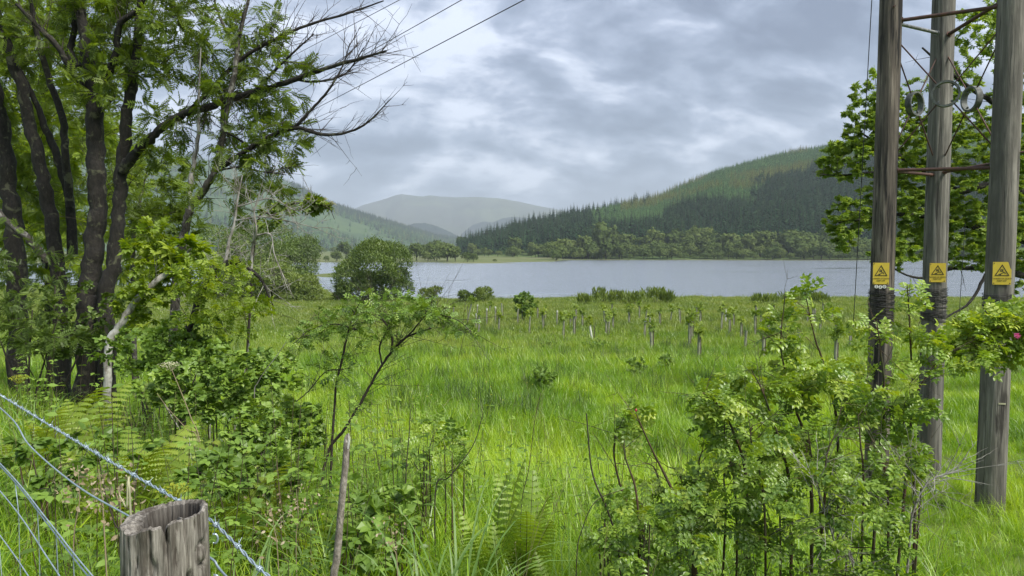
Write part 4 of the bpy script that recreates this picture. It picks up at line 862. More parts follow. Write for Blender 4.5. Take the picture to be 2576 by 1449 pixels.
# --- wild rose bush in front of the poles
def blossom(root, c, r, name='flower', mat=None):
    mb = MB(); n = 5
    for i in range(n):
        a = i*6.283/n; v, f = t_leaf(r, r*0.9, 0.2, -0.25, (0, 0, 0), a); v, f = fix((v, [np.array(f)]))
        for q in f: mb.add(v@np.array(Euler((1.0, 0.3, 0)).to_matrix()).T+np.array(c), q, 0, 0.5)
    mb.build(name, mat or M['pink'], root)
def bud(root, c, r):
    mb = MB(); t = np.linspace(0, 1, 6); tubes(mb, np.array(c)+np.array([0, 0, 1])*t[:, None]*r*3, r*np.array([0.3, 0.9, 1, 0.8, 0.4, 0.05]), 7); mb.build('flower_bud', M['red'], root)
W = Plant(501, gpx(2080, 3.4)); rg = np.random.RandomState(77)
for (bx, bd, pts) in ((2060, 3.4, [(2040, 1200), (2000, 1020), (1965, 880), (1975, 745)]), (2120, 3.5, [(2110, 1150), (2085, 960), (2050, 850), (2025, 735)]), (2200, 3.4, [(2210, 1180), (2225, 1000), (2215, 880), (2205, 800)]),
                      (1900, 3.2, [(1880, 1250), (1850, 1100), (1800, 1010), (1760, 985)]), (1780, 3.1, [(1740, 1330), (1690, 1230), (1640, 1130), (1600, 1040)]), (2260, 3.6, [(2280, 1180), (2295, 1000), (2288, 820), (2282, 715)]),
                      (2000, 3.2, [(1990, 1280), (1960, 1110), (1920, 990), (1890, 930)]), (2320, 3.5, [(2300, 1230), (2270, 1090), (2310, 980), (2370, 900), (2460, 850)]), (1640, 3.2, [(1620, 1360), (1570, 1250), (1545, 1150), (1550, 1080)])):
    rows = [[*gpx(bx, bd, -0.05), 0.011]]+[[*P(a, b, bd-0.03*i), (0.009, 0.0062, 0.004, 0.0022, 0.0018)[i]] for i, (a, b) in enumerate(pts)]
    W.stem(rows, name='stem', k=6, rough=0.15)
for i in range(14):
    bx = 1620+i*52+rg.randint(-20, 20); bd = 2.95+0.5*rg.rand(); tx = bx+rg.randint(-90, 90); ty = 1000+rg.rand()*170+40*abs(i-8)/4
    W.stem([[*gpx(bx, bd, -0.05), 0.007], [*P(bx+(tx-bx)*0.3, (ty+1500)/2, bd), 0.0055], [*P(bx+(tx-bx)*0.65+rg.randint(-15, 15), ty*0.65+1500*0.35-90, bd), 0.004], [*P(tx, ty, bd), 0.002]], k=5)
lowok = lambda t: t[:, 2] > ground(t[:, 0], t[:, 1])+0.1
kw = dict(r0=0.0036, leaves=9, size=0.071, tip=3, flat=0.3, frac=0.75, limit=lowok)
for a in ((2080, 1080, 3.3, 260, 115, 0.35, 100), (1880, 1130, 3.1, 170, 110, 0.3, 70), (2230, 1030, 3.4, 140, 100, 0.35, 44), (1980, 1270, 3.0, 330, 130, 0.35, 130), (1720, 1300, 3.0, 150, 100, 0.3, 34), (2200, 1250, 3.2, 150, 150, 0.3, 50), (1960, 1400, 2.9, 330, 70, 0.3, 70)):
    W.fillpx(*a[:6], int(a[6]*0.5), **kw, tone=(0.05, 0.85))
for a in ((1965, 960, 3.3, 110, 45, 0.2, 26), (2110, 950, 3.3, 110, 35, 0.25, 18), (2230, 940, 3.4, 90, 40, 0.25, 9), (2020, 790, 3.4, 50, 80, 0.12, 6), (2200, 830, 3.45, 40, 50, 0.12, 6), (2280, 780, 3.55, 30, 70, 0.12, 8), (2390, 890, 3.4, 90, 35, 0.2, 10), (1780, 1010, 3.1, 50, 40, 0.12, 12), (1600, 1060, 3.15, 40, 40, 0.1, 8), (1850, 980, 3.2, 60, 40, 0.15, 10), (1970, 870, 3.4, 25, 110, 0.08, 12)):
    W.fillpx(*a, **{**kw, 'leaves': 8}, tone=(0.3, 0.95))
W.bare(7, 0.22, 0.0018, 0.8, 0.6)
W.extra.append(lambda root: bud(root, P(1600, 1036, 3.1), 0.0055))
W.build('wild_rose_bush', 'big leafy wild rose bush in front of the electricity poles', 'bush', M['twig_red'], M['twig_red'], M['rose'], T_ROSE)
W2 = Plant(502, gpx(2760, 3.6))
W2.stem([[*gpx(2790, 3.6, -0.05), 0.012], [*P(2780, 1150, 3.6), 0.011], [*P(2730, 950, 3.6), 0.009], [*P(2660, 840, 3.55), 0.007], [*P(2560, 810, 3.5), 0.005], [*P(2450, 850, 3.45), 0.003]], k=6)
for a in ((2500, 850, 3.5, 90, 60, 0.2, 46), (2590, 820, 3.5, 70, 60, 0.2, 34), (2420, 880, 3.5, 60, 40, 0.15, 16)):
    W2.fillpx(*a, **kw, tone=(0.4, 1.0))
W2.extra.append(lambda root: blossom(root, P(2556, 846, 3.3), 0.017))
W2.build('rose_spray', 'arching rose branch with one pink flower across the end pole', 'branch', M['twig_red'], M['twig_red'], M['rose'], T_ROSE)
# dry twigs at the bush's foot
for i, (bx, bd, pts, lab) in enumerate(((2290, 3.0, [(2285, 1400), (2300, 1280), (2340, 1210), (2420, 1180)], 'bare grey thorny twig rising from the grass beside the rose bush'),
                                        (2180, 2.9, [(2150, 1440), (2110, 1390), (2080, 1300), (2050, 1200)], 'dry pale stalks leaning inside the rose bush'))):
    q = Plant(510+i, gpx(bx, bd)); q.stem([[*gpx(bx, bd, -0.05), 0.007]]+[[*P(a, b, bd), 0.006-0.0012*k] for k, (a, b) in enumerate(pts)], k=5)
    q.bare(34, 0.24, 0.0022, 0.8, 0.8, sub=3); q.build('dead_twig', lab, 'twig', M['twig_grey'], M['twig_grey'], M['rose'], T_ROSE)

# --- the dog rose with the slanting dark stem
K = Plant(520, gpx(845, 4.9))
K.stem([[*gpx(770, 4.9, -0.05), 0.011], [*P(822, 1150, 4.9), 0.011], [*P(868, 1078, 4.9), 0.0105], [*P(915, 1000, 4.9), 0.010], [*P(950, 935, 4.9), 0.0095], [*P(985, 885, 4.9), 0.009], [*P(1020, 850, 4.85), 0.007], [*P(1085, 825, 4.8), 0.006]], k=8)
K.stem([[*gpx(815, 4.9, -0.05), 0.010], [*P(842, 1010, 4.9), 0.009], [*P(862, 900, 4.9), 0.008], [*P(880, 820, 4.9), 0.005], [*P(900, 770, 4.9), 0.003]], k=6)
K.px([(985, 885, 4.9, 0.009), (985, 840, 4.9, 0.008), (960, 800, 4.95, 0.006), (930, 770, 5.0, 0.004)], k=6)
K.px([(960, 915, 4.9, 0.007), (955, 870, 4.9, 0.006), (975, 830, 4.9, 0.004)], k=5)
K.px([(1000, 870, 4.88, 0.009), (1040, 830, 4.8, 0.007), (1080, 790, 4.8, 0.005), (1150, 805, 4.75, 0.003), (1185, 835, 4.7, 0.002)], k=6)
K.px([(900, 830, 4.9, 0.006), (840, 815, 4.9, 0.005), (780, 830, 4.85, 0.004), (738, 865, 4.8, 0.002)], k=5)
K.px([(745, 1010, 4.9, 0.004), (775, 985, 4.9, 0.004), (820, 935, 4.9, 0.004), (862, 930, 4.9, 0.004)], k=5)
for a in ((970, 770, 4.9, 110, 35, 0.3, 62), (1070, 790, 4.85, 90, 40, 0.3, 46), (850, 810, 4.9, 90, 28, 0.25, 36), (770, 850, 4.85, 40, 25, 0.2, 14), (1150, 820, 4.8, 45, 22, 0.15, 12), (840, 920, 4.9, 50, 40, 0.2, 16), (900, 1010, 4.9, 40, 40, 0.2, 9), (950, 840, 4.9, 80, 35, 0.3, 24)):
    K.fillpx(*a[:6], int(a[6]*1.1), r0=0.0026, leaves=5, size=0.056, tone=(0, 0.7), flat=0.3)
K.bare(16, 0.3, 0.002, 0.6, 0.7)
K.build('dog_rose', 'open rose shrub with a slanting blackish stem standing in the meadow', 'bush', M['twig'], M['twig'], M['rose'], T_ROSE)

# --- bramble thicket and low growth on the bank
def thicket(name, label, px, py, d, rx, ry, rd, n, mats, T, seed, size, leaves=14, tone=(0, 1), cat='bush'):
    b = gpx(px, d); s = Plant(seed, b); rg = np.random.RandomState(seed)
    for i in range(7):
        bx = px+(rg.rand()-0.5)*rx*1.4; dd = d+(rg.rand()-0.5)*rd; g0 = gpx(bx, dd, -0.05); top = P(px+(bx-px)*1.2+30*(rg.rand()-0.5), py+ry*(0.4*rg.rand()-0.2), dd)
        if top[2] < g0[2]+0.12: top[2] = g0[2]+0.12+0.2*rg.rand()
        s.stem([[*g0, 0.007], [*((g0+top)/2+0.05*(rg.rand(3)-0.5)), 0.006], [*top, 0.003]], k=5, m=5)
    s.fillpx(px, py, d, rx, ry, rd, n, r0=0.0035, leaves=leaves, size=size, tone=tone, flat=0.3, limit=lambda t: t[:, 2] > ground(t[:, 0], t[:, 1])+0.05)
    return s.build(name, label, cat, M['twig_red'], M['twig'], mats, T)
thicket('bramble_bush', 'dense dark bramble thicket on the bank below the dead branch', 560, 960, 5.6, 200, 95, 0.6, 170, M['bramble'], T_BRAMBLE, 601, 0.062, 15)
thicket('bramble_bush', 'low bramble mound between the bracken and the slanting stem', 700, 1070, 4.9, 130, 70, 0.5, 90, M['bramble'], T_BRAMBLE, 602, 0.058, 13, (0.1, 1))
thicket('nettle_patch', 'leafy nettle clump beside the weathered stake', 960, 1330, 3.2, 110, 80, 0.35, 34, M['nettle'], T_WIDE, 603, 0.055, 14, (0, 1), 'nettles')
thicket('nettle_patch', 'low broad-leaved weeds among the bracken by the barbed wire', 180, 1150, 3.5, 200, 60, 0.5, 34, M['nettle'], T_WIDE, 604, 0.05, 12, (0, 0.8), 'weeds')
thicket('willowherb', 'soft green weeds in front of the bramble mound', 620, 1180, 3.9, 150, 60, 0.4, 70, M['nettle'], T_SIMPLE, 605, 0.055, 13, (0, 0.9), 'weeds')
thicket('low_rose', 'thin rose shoots with dark bare stems beside the fern clump', 1090, 1130, 3.9, 90, 90, 0.3, 30, M['rose'], T_ROSE, 606, 0.07, 6, (0.1, 0.8))
thicket('low_rose', 'sparse rose shoots at the near edge of the big rose bush', 1570, 1330, 3.0, 90, 110, 0.3, 34, M['rose'], T_ROSE, 607, 0.07, 6, (0.1, 0.8))
for i, (px, py, d, rx, ry, lab) in enumerate(((1310, 760, 88, 22, 22, 'dark leafy young tree standing among the tree guards'),)):
    b = gpx(1318, 68); s = Plant(620, b); s.stem([[*b, 0.05], [*P(1318, 780, 68), 0.04], [*P(1310, 745, 68), 0.02]], k=6)
    s.fillpx(1320, 762, 68, 26, 30, 0.9, 70, r0=0.01, leaves=10, size=0.26, tone=(0, 0.7)); s.build('young_alder', lab, 'tree', M['twig'], M['twig'], M['bramble'], T_SPRIG)
for i, (px, py, w, lab) in enumerate(((1500, 880, 34, 'dark weedy tuft in the meadow before the tree guards'), (1380, 885, 26, 'small grey green weed tuft in the meadow'), (1600, 945, 26, 'low dark tuft of weeds at the middle of the meadow'), (1365, 985, 30, 'small leafy rose seedling in the open meadow'), (1680, 935, 18, 'tiny dark weed tuft near the middle of the meadow'))):
    d = ghit(px, py+8); b = gpx(px, d); s = Plant(630+i, b)
    for k in range(5):
        a = k*1.25; s.stem([[*b, 0.006], [b[0]+0.12*math.cos(a), b[1]+0.12*math.sin(a), b[2]+0.35, 0.004], [b[0]+0.3*math.cos(a), b[1]+0.3*math.sin(a), b[2]+0.55, 0.002]], k=4, m=4)
    s.fill(b+np.array([0, 0, 0.45]), (w/FPX*d, w/FPX*d, 0.3), 34, r0=0.004, leaves=7, size=0.10, tone=(0.1, 0.8)); s.build('weed_tuft', lab, 'weeds', M['twig'], M['twig'], M['bramble'], T_SPRIG)

# ------------------------------------------------------------------ ferns
def frond(L, W, pairs, arch, seed, shape='lance', teeth=6):
    rg = np.random.RandomState(seed); mb = MB(); t = np.linspace(0, 1, 14)
    ang = R(84)-arch*t**1.4; st = L/13*np.stack([np.cos(ang), 0*ang, np.sin(ang)], -1); p = np.vstack([[0, 0, -0.03], np.cumsum(st, 0)])[:14]
    tubes(mb, p, np.linspace(0.0035, 0.0008, 14), 4, 1, 0.4)
    for i in range(pairs):
        q = 0.16+0.83*i/(pairs-1); g = q*13; j = min(int(g), 12); w = g-j; c = p[j]*(1-w)+p[j+1]*w; tan = unit(p[min(j+1, 13)]-p[j]); nrm = np.cross(np.array([0, 1.0, 0]), -tan); nrm = nrm/np.linalg.norm(nrm)
        prof = math.sin(math.pi*min(1, (q-0.08)/0.92))**0.75 if shape == 'lance' else (1-q)**0.8*1.25
        l = W*0.5*prof*(0.9+0.2*rg.rand())+0.012
        for sg in (-1, 1):
            d = unit(np.array([0, sg, 0])*1.0+tan*0.35); tt = np.linspace(0, 1, teeth+1)
            ax = c+d*(l*tt)[:, None]-nrm*(0.16*l*tt**2)[:, None]-np.array([0, 0, 0.14*l])*tt[:, None]**2; wd = (0.36*L*0.83/pairs*2.0)*(1-tt**1.6)
            V = []; F = []
            for k in range(teeth):
                b = wd[k]*0.62; m_ = (ax[k]+ax[k+1])/2; n0 = len(V)
                for s2 in (-1, 1):
                    e = ax[k]+tan*s2*b*0.95+d*l*0.03; e2 = ax[k+1]+tan*s2*wd[k]*0.5-d*l*0.01; n0 = len(V); V += [ax[k], e, e2, ax[k+1]]; F.append([n0, n0+1, n0+2, n0+3])
            mb.add(np.array(V), F, 0, 0.3+0.5*rg.rand())
    return mb
FR = [frond(0.95, 0.24, 26, 0.75, 1).mesh('fern_frond', [M['fern'], M['twig_red']]), frond(0.85, 0.22, 24, 1.0, 2).mesh('fern_frond', [M['fern'], M['twig_red']]), frond(0.7, 0.2, 22, 1.2, 3).mesh('fern_frond', [M['fern'], M['twig_red']])]
BR = [frond(0.8, 0.55, 15, 1.25, 4, 'tri', 9).mesh('bracken_frond', [M['bracken'], M['twig_red']]), frond(0.65, 0.5, 13, 1.45, 5, 'tri', 9).mesh('bracken_frond', [M['bracken'], M['twig_red']])]
def fern(label, px, py_top, d, n, meshes, size, seed, spread=1.0, cat='fern', name='fern', tip=0.95):
    """A ring of fronds; the crown stands so that the frond tips reach py_top."""
    rg = np.random.RandomState(seed); b = gpx(px, d); h = max(0.25, P(px, py_top, d)[2]-b[2]); root = empty(name, b, label, cat); sc_ = h/tip*size
    for i in range(n):
        o = link('frond', meshes[rg.randint(len(meshes))]); o.parent = root; a = i*6.283/n+0.7*rg.rand(); s_ = sc_*(0.72+0.35*rg.rand())
        o.location = (0.05*math.cos(a)*spread, 0.05*math.sin(a)*spread, 0); o.rotation_euler = ((rg.rand()-0.5)*0.3, -0.05-0.35*rg.rand()*(2-spread)+0.15*spread*rg.rand(), a); o.scale = (s_, s_, s_)
    return root
fern('tall upright fern clump in the grass before the meadow', 1310, 1128, 3.3, 15, FR, 0.95, 1, 0.55)
fern('smaller fern overlapping the tall upright fern clump', 1245, 1190, 3.2, 9, FR, 0.9, 2, 0.55)
fern('feathery fern between the bramble mound and the fern clump', 985, 1060, 4.0, 8, FR, 0.9, 3, 0.8)
fern('narrow fern standing in the bramble thicket', 650, 900, 5.0, 8, FR, 1.0, 4, 0.6)
fern('spreading pale fern at the foot of the rose bush', 1430, 1350, 3.0, 7, FR, 0.85, 5, 1.1)
fern('dark fern against the slanting stem', 740, 1050, 4.6, 8, FR, 1.0, 6, 0.8)
for i, (px, py, d, n, lab) in enumerate(((285, 1030, 3.9, 8, 'yellow green bracken arching over the barbed wire'), (330, 1110, 3.7, 7, 'bracken with broad fronds in front of the brambles'), (130, 1010, 4.3, 7, 'bracken reaching towards the shaded tree foot'), (90, 960, 5.0, 6, 'single bracken in the shade of the trees'),
                                         (480, 1090, 3.9, 6, 'bracken between the brambles and the fence post'), (600, 1110, 3.8, 7, 'light bracken below the bramble mound'), (180, 930, 5.6, 6, 'bracken under the tree trunks'), (400, 1000, 4.6, 6, 'bracken leaning from the bramble thicket'),
                                         (540, 1150, 3.5, 6, 'small bracken with curled tips behind the fence post'), (830, 1180, 3.6, 5, 'small bracken behind the weathered stake'))):
    fern(lab, px, py, d, n, BR, 1.0, 20+i, 1.3, 'bracken', 'bracken', 0.72)

# ------------------------------------------------------------------ lakeside bushes
def bush(name, label, px, py_top, py_base, d, wpx, n, leaf, T, mat, seed, nl=9, updir=0.5, cat='bush', tlo=0, thi=1, deep=1.0):
    h = (py_base-py_top)/FPX*d; w = wpx/FPX*d; b = gpx(px, d); b[2] = max(b[2], 0.05)
    root = empty(name, b, label, cat); mb = MB(); rg = np.random.RandomState(seed)
    for i in range(5):
        a = i*1.3; q = np.array([math.cos(a)*w*0.25, math.sin(a)*w*0.2, h*0.6])
        tubes(mb, np.array([b-[0, 0, 0.2], b+q*np.array([0.4, 0.4, 0.5]), b+q]), np.array([0.02, 0.014, 0.005])*h, 5)
    mb.build('stem', M['bark'], root); mb = MB(); c = b+np.array([0, 0, h*0.47])
    lobed(mb, c, (w*0.56, w*0.56*deep, h*0.62), n, leaf, T, 0, nl, seed, 0.55, 0.45, updir, tlo, thi)
    lobed(mb, c-np.array([0, 0, h*0.26]), (w*0.64, w*0.62*deep, h*0.42), n//2, leaf, T, 0, nl+3, seed+5, 0.55, 0.45, updir*0.6, tlo, thi*0.9)
    stuff(mb.build('crown', mat, root)); return root
bush('willow_bush', 'large round dark willow bush at the water\'s edge', 955, 606, 750, 108, 168, 46000, 0.42, T_WILLOW, M['willow'], 701, 14, 0.9)
bush('willow_bush', 'pale low willow shoots beside the round willow bush', 858, 702, 742, 108, 40, 1600, 0.5, T_WILLOW, M['willow_light'], 702, 6, 0.9)
bush('willow_tree', 'tall dark green willow behind the lighter shore bushes', 735, 578, 700, 140, 118, 22000, 0.45, T_WILLOW, M['willow'], 703, 13, 0.5)
bush('willow_tree', 'broad olive willow on the shore behind the dead branch', 620, 585, 745, 118, 230, 36000, 0.45, T_WILLOW, M['willow'], 704, 14, 0.6, thi=1.2)
bush('willow_bush', 'bright green rounded bush on the meadow edge by the inlet', 762, 680, 745, 106, 78, 8000, 0.42, T_WILLOW, M['willow_light'], 705, 8, 0.7)
bush('willow_bush', 'dull green rounded bush below the tall dark willow', 748, 652, 705, 126, 75, 7000, 0.45, T_WILLOW, M['willow'], 706, 8, 0.4)
bush('willow_bush', 'mid green bush joining the shore willows to the meadow', 680, 660, 745, 108, 110, 10000, 0.45, T_WILLOW, M['willow_light'], 707, 9, 0.6, thi=0.8)
bush('willow_bush', 'small bush at the end of the shore willows', 560, 650, 748, 106, 120, 10000, 0.45, T_WILLOW, M['willow_light'], 708, 9, 0.6, thi=0.7)
bush('shore_shrub', 'wispy grey green shrub next to the round willow bush', 1080, 705, 742, 108, 48, 1300, 0.45, T_WILLOW, M['willow_light'], 709, 6, 1.2)
bush('shore_shrub', 'small round shrub at the water with a twin beside it', 1170, 718, 750, 104, 36, 1500, 0.4, T_WILLOW, M['willow'], 710, 5, 0.9)
bush('shore_shrub', 'bushy grey green shrub next to the small round shrub', 1216, 716, 752, 104, 52, 1900, 0.42, T_WILLOW, M['willow_light'], 711, 6, 1.0, thi=0.7)
for i, (px, top, w) in enumerate(((1515, 732, 40), (1555, 734, 44), (1600, 736, 40), (1650, 728, 52), (1680, 738, 30), (1920, 742, 46), (2005, 740, 60), (2060, 742, 40), (1470, 742, 24))):
    bush('reed_clump', 'low leafy clump of reeds along the near edge of the lake' , px, top+4, 762, 104-2*(i % 3), w*1.2, 420, 0.8, T_NARROW, M['willow_light'], 720+i, 9, 3.5, 'reeds', thi=1.0)['group'] = 'reed clumps along the near shore'

# ------------------------------------------------------------------ young trees in tubes
GUARD = [  # top x, top y, foot x, foot y in pixels of the photograph scaled to 2576 wide; sapling size; pale tube
 (1141,774,1140,790,.5,0),(1186,765,1174,808,1.1,0),(1201,769,1200,791,.3,1),(1198,792,1197,821,.3,1),(1233,769,1231,782,.8,0),(1246,774,1246,811,.3,1),(1256,800,1254,831,.6,0),(1334,797,1331,833,1.0,1),
 (1365,792,1366,826,1.0,0),(1372,778,1372,798,.5,0),(1402,784,1401,813,.2,1),(1419,809,1417,846,1.0,0),(1435,799,1436,826,.6,0),(1449,778,1449,807,.7,0),(1466,791,1465,822,.8,0),(1483,817,1492,850,.7,2),
 (1520,785,1521,811,1.1,1),(1526,808,1525,837,.4,0),(1543,794,1542,824,.8,0),(1540,766,1540,782,.4,0),(1583,786,1583,812,1.2,0),(1609,771,1609,796,.9,0),(1624,812,1622,847,.4,1),(1636,801,1635,839,.5,1),(1639,829,1641,876,.5,0),
 (1660,787,1661,814,.5,1),(1691,784,1688,803,.9,0),(1740,804,1742,847,1.2,0),(1736,816,1736,865,.4,0),(1763,784,1763,810,1.0,0),(1761,842,1760,902,.7,0),(1821,769,1821,794,.5,0),(1828,779,1827,807,.2,2),(1837,797,1837,837,.7,0),
 (1847,790,1847,818,1.1,0),(1867,812,1866,844,.5,0),(1880,834,1876,878,.3,0),(1903,771,1903,799,.6,0),(1916,792,1916,817,.8,0),(1935,792,1935,827,.6,0),(1924,847,1923,902,.6,0),(1948,769,1948,778,.5,0),(1966,821,1966,837,.3,1),
 (2013,839,2011,889,.3,0),(2047,774,2047,795,.6,0),(2067,803,2066,821,.6,1),(2096,777,2096,797,.6,0),(2106,818,2106,831,.9,0),(2107,855,2106,925,.9,0),(2143,834,2142,868,.4,0)]
def guard(tx, ty, fx, fy, sap, kind, seed):
    rg = np.random.RandomState(seed); d = ghit(fx, fy, 0.24); b = gpx(fx, d); L = (fy-ty)/FPX*d+0.30; lean = (tx-fx)/FPX*d
    z_ = 0 if sap < 0.45 else (1 if sap < 0.85 else 2); lab = {0: ('dull tree guard tube with hardly any leaves', 'dull tree guard tube with a small tuft of leaves', 'dull tree guard tube under a full leafy young tree')[z_]+' in the meadow', 1: ('pale-rimmed tree guard tube without leaves', 'pale-rimmed tree guard tube with a small leafy tuft', 'pale-rimmed tree guard tube under a leafy young tree')[z_]+' in the meadow', 2: None}[kind]
    if kind == 2: lab = 'whitish tree guard tube fallen far to one side' if seed == 15 else 'whitish tree guard tube without leaves standing straight'
    root = empty('tree_guard', b, lab, 'tree guard', (lab.replace('tree guard tube', 'tree guards') if kind < 2 else None))
    top = b+np.array([lean, 0, L]); r = 0.058+0.012*rg.rand(); mb = MB(); tubes(mb, np.array([b-[0, 0, 0.05], (b+top)/2, top]), np.array([r, r, r*1.04]), 8)
    mb.build('tube', M['tube_white'] if kind == 2 else M['tube'], root)
    if kind == 1:
        mb = MB(); ax = unit(top-b); tubes(mb, np.array([top-ax*0.10, top+ax*0.05]), np.array([r*1.1, r*1.12]), 8); mb.build('rim', M['tube_white'], root)
    mb = MB(); o = np.array([r+0.02, -0.01, 0]); box(mb, b+o+np.array([0, 0, L*0.40]), (0.05, 0.05, L*0.9+0.1)); mb.build('stake', M['stake'], root)
    if sap > 0.25:
        mb = MB(); n = int(46*sap); h = 0.75*sap; c = top+np.array([0.08*(rg.rand()-0.5), 0, h*0.45]); mb2 = MB()
        tubes(mb2, np.array([top-[0, 0, 0.2], top+[0.03, 0, h*0.4], top+[0.05*(rg.rand()-0.5), 0, h*0.9]]), np.array([0.012, 0.009, 0.004]), 4); mb2.build('sapling_stem', M['twig'], root)
        q = unit(rg.normal(size=(n, 3)))*(0.35+0.65*rg.rand(n, 1)); q[:, 2] = q[:, 2]*0.8
        place(mb, *T_SPRIG, c+q*np.array([0.26, 0.26, 0.42])*sap*1.15, unit(q+0.5*rg.normal(size=(n, 3))), unit(np.array([0, 0, 1.0])+0.5*rg.normal(size=(n, 3))), 0.24*(0.7+0.5*rg.rand(n)), 0, rg.rand(n)); stuff(mb.build('sapling_crown', M['sapling'], root))
rg = np.random.RandomState(91)
for k in range(16):
    fx = 1120+rg.rand()*960; fy = 783+rg.rand()*62; h_ = (fy-700)*0.30; GUARD.append((fx+rg.randint(-2, 3), fy-h_, fx, fy, 0.2+0.5*rg.rand(), int(rg.rand() < 0.25)))
for i, g in enumerate(GUARD): guard(*g[:4], g[4]*0.8, g[5], i)

# ------------------------------------------------------------------ electricity poles
PL, PM_, PR = np.array([4.29, 8.6]), np.array([5.22, 9.15]), np.array([5.26, 8.02])
def pole(label, c, r0, r1, mat, seed, lean):
    base = gpt(c[0], c[1]); top = np.array([c[0]+lean, c[1], EYE+6.4]); root = empty('electricity_pole', base, label, 'pole', None); rg = np.random.RandomState(seed)
    n, k = 60, 40; t = np.linspace(0, 1, n)[:, None]; th = np.linspace(0, 2*np.pi, k+1)[:-1][None]
    rr = (r0+(r1-r0)*t)*(1+0.02*(fbm(th*3+seed, t*1.2, 2.0, 3)-0.5)*2+0*th); gr = fbm(np.cos(th)*9+seed*3, np.sin(th)*9+t*0.9, 1.0, 2); rr = rr-0.010*np.clip(0.42-gr, 0, 1)*6*(r0)
    ax = (base-[0, 0, 0.3])+(top-base)*t; V = np.stack([ax[:, 0:1]+rr*np.cos(th), ax[:, 1:2]+rr*np.sin(th), np.repeat(ax[:, 2:3], k, 1)], -1)-base
    i = np.arange(n-1)[:, None]*k; j = np.arange(k)[None]; jn = (j+1) % k; mb = MB()
    mb.add(V.reshape(-1, 3), np.stack([i+j, i+jn, i+k+jn, i+k+j], -1).reshape(-1, 4), 0, 0.5, True); mb.add(V[-1], np.arange(k)[None], 0)
    o = mb.build('shaft', mat); o.parent = root; o.matrix_parent_inverse.identity(); o.location = (0, 0, 0)
    return root, base, top
def pole_at(base, top, z): f = (z-base[2])/(top[2]-base[2]); return base+(top-base)*f
def sign(root, base, top, r, z0, z1, w, xo, chip=False):
    """Yellow hazard plate nailed to the side of the pole that faces the road; its marks are raised a little."""
    c = pole_at(base, top, (z0+z1)/2); fdir = unit(np.array([-c[0]*0.55, -c[1], 0])); side = np.array([-fdir[1], fdir[0], 0]); side = side if side[0] > 0 else -side
    o0 = c+fdir*(r+0.004)+side*xo; h = z1-z0; up = np.array([0, 0, 1.0])
    W3 = lambda a, b, e=0.0: o0+side*a+up*b+fdir*e
    def prism(mb, poly, e0, e1):
        n = len(poly); V = [W3(a, b, e0) for a, b in poly]+[W3(a, b, e1) for a, b in poly]
        mb.add(np.array(V), [list(range(n, 2*n))], 0); mb.add(np.array(V), [[i, (i+1) % n, n+(i+1) % n, n+i] for i in range(n)], 0)
    mb = MB(); x, y = w/2, h/2
    prism(mb, [(-x, -y), (x, -y), (x, y*0.28), (x*0.86, y*0.45), (x*0.62, y), (-x, y)] if chip else [(-x, -y), (x, -y), (x, y), (-x, y)], 0, 0.004)
    pl = mb.build('warning_sign', M['yellow'], root); pl['label'] = 'yellow electric shock warning plate with a chipped corner' if chip else 'yellow electric shock warning plate'
    mb = MB(); T = [(-0.80*x, -0.22*y), (0.80*x, -0.22*y), (0, 0.80*y)]; cx, cy = 0, 0.10*y; T2 = [(cx+(a-cx)*0.80, cy+(b-cy)*0.80) for a, b in T]
    for i in range(3):
        j = (i+1) % 3; prism(mb, [T[i], T[j], T2[j], T2[i]], 0.0055, 0.0065)
    mb.build('triangle', M['black'], pl)
    mb = MB(); S = lambda pts: prism(mb, [(a*x*0.44, 0.06*y+b*y*0.34) for a, b in pts], 0.0055, 0.0065)
    S([(-0.35, 1.0), (-0.15, 0.95), (-0.30, 0.45), (0.0, 0.55), (-0.12, 0.95), (0.05, 0.9), (0.16, 0.30), (-0.1, 0.32), (-0.45, 0.25)])   # bolt
    S([(0.1, 0.85), (0.25, 0.85), (0.28, 0.2), (0.12, 0.2)]); S([(-0.9, -0.35), (-0.2, -0.2), (0.3, 0.12), (0.75, 0.10), (0.85, -0.30), (0.7, -0.32), (0.6, -0.05), (0.2, -0.1), (-0.2, -0.42), (-0.85, -0.5)])
    S([(-0.3, -0.3), (-0.05, -0.3), (-0.5, -0.75), (-0.65, -0.65)]); S([(0.18, 0.30), (0.36, 0.30), (0.36, 0.14), (0.18, 0.14)]); mb.build('falling_figure', M['black'], pl)
    for txt, zz, sz in (('DANGER OF DEATH', -0.52*y, 0.118*w), ('KEEP OFF', -0.72*y, 0.125*w)):
        textmesh('lettering', txt, sz, W3(0, zz, 0.0062), fdir, pl)
    for a, b in ((-0.86, 0.9), (-0.86, -0.88), (0.86, -0.88)):
        mb = MB(); q = W3(a*x, b*y, 0.004); tubes(mb, np.array([q, q+fdir*0.004]), np.array([0.006, 0.005]), 8, cap=True); mb.build('nail', M['rust'], pl)
    return W3
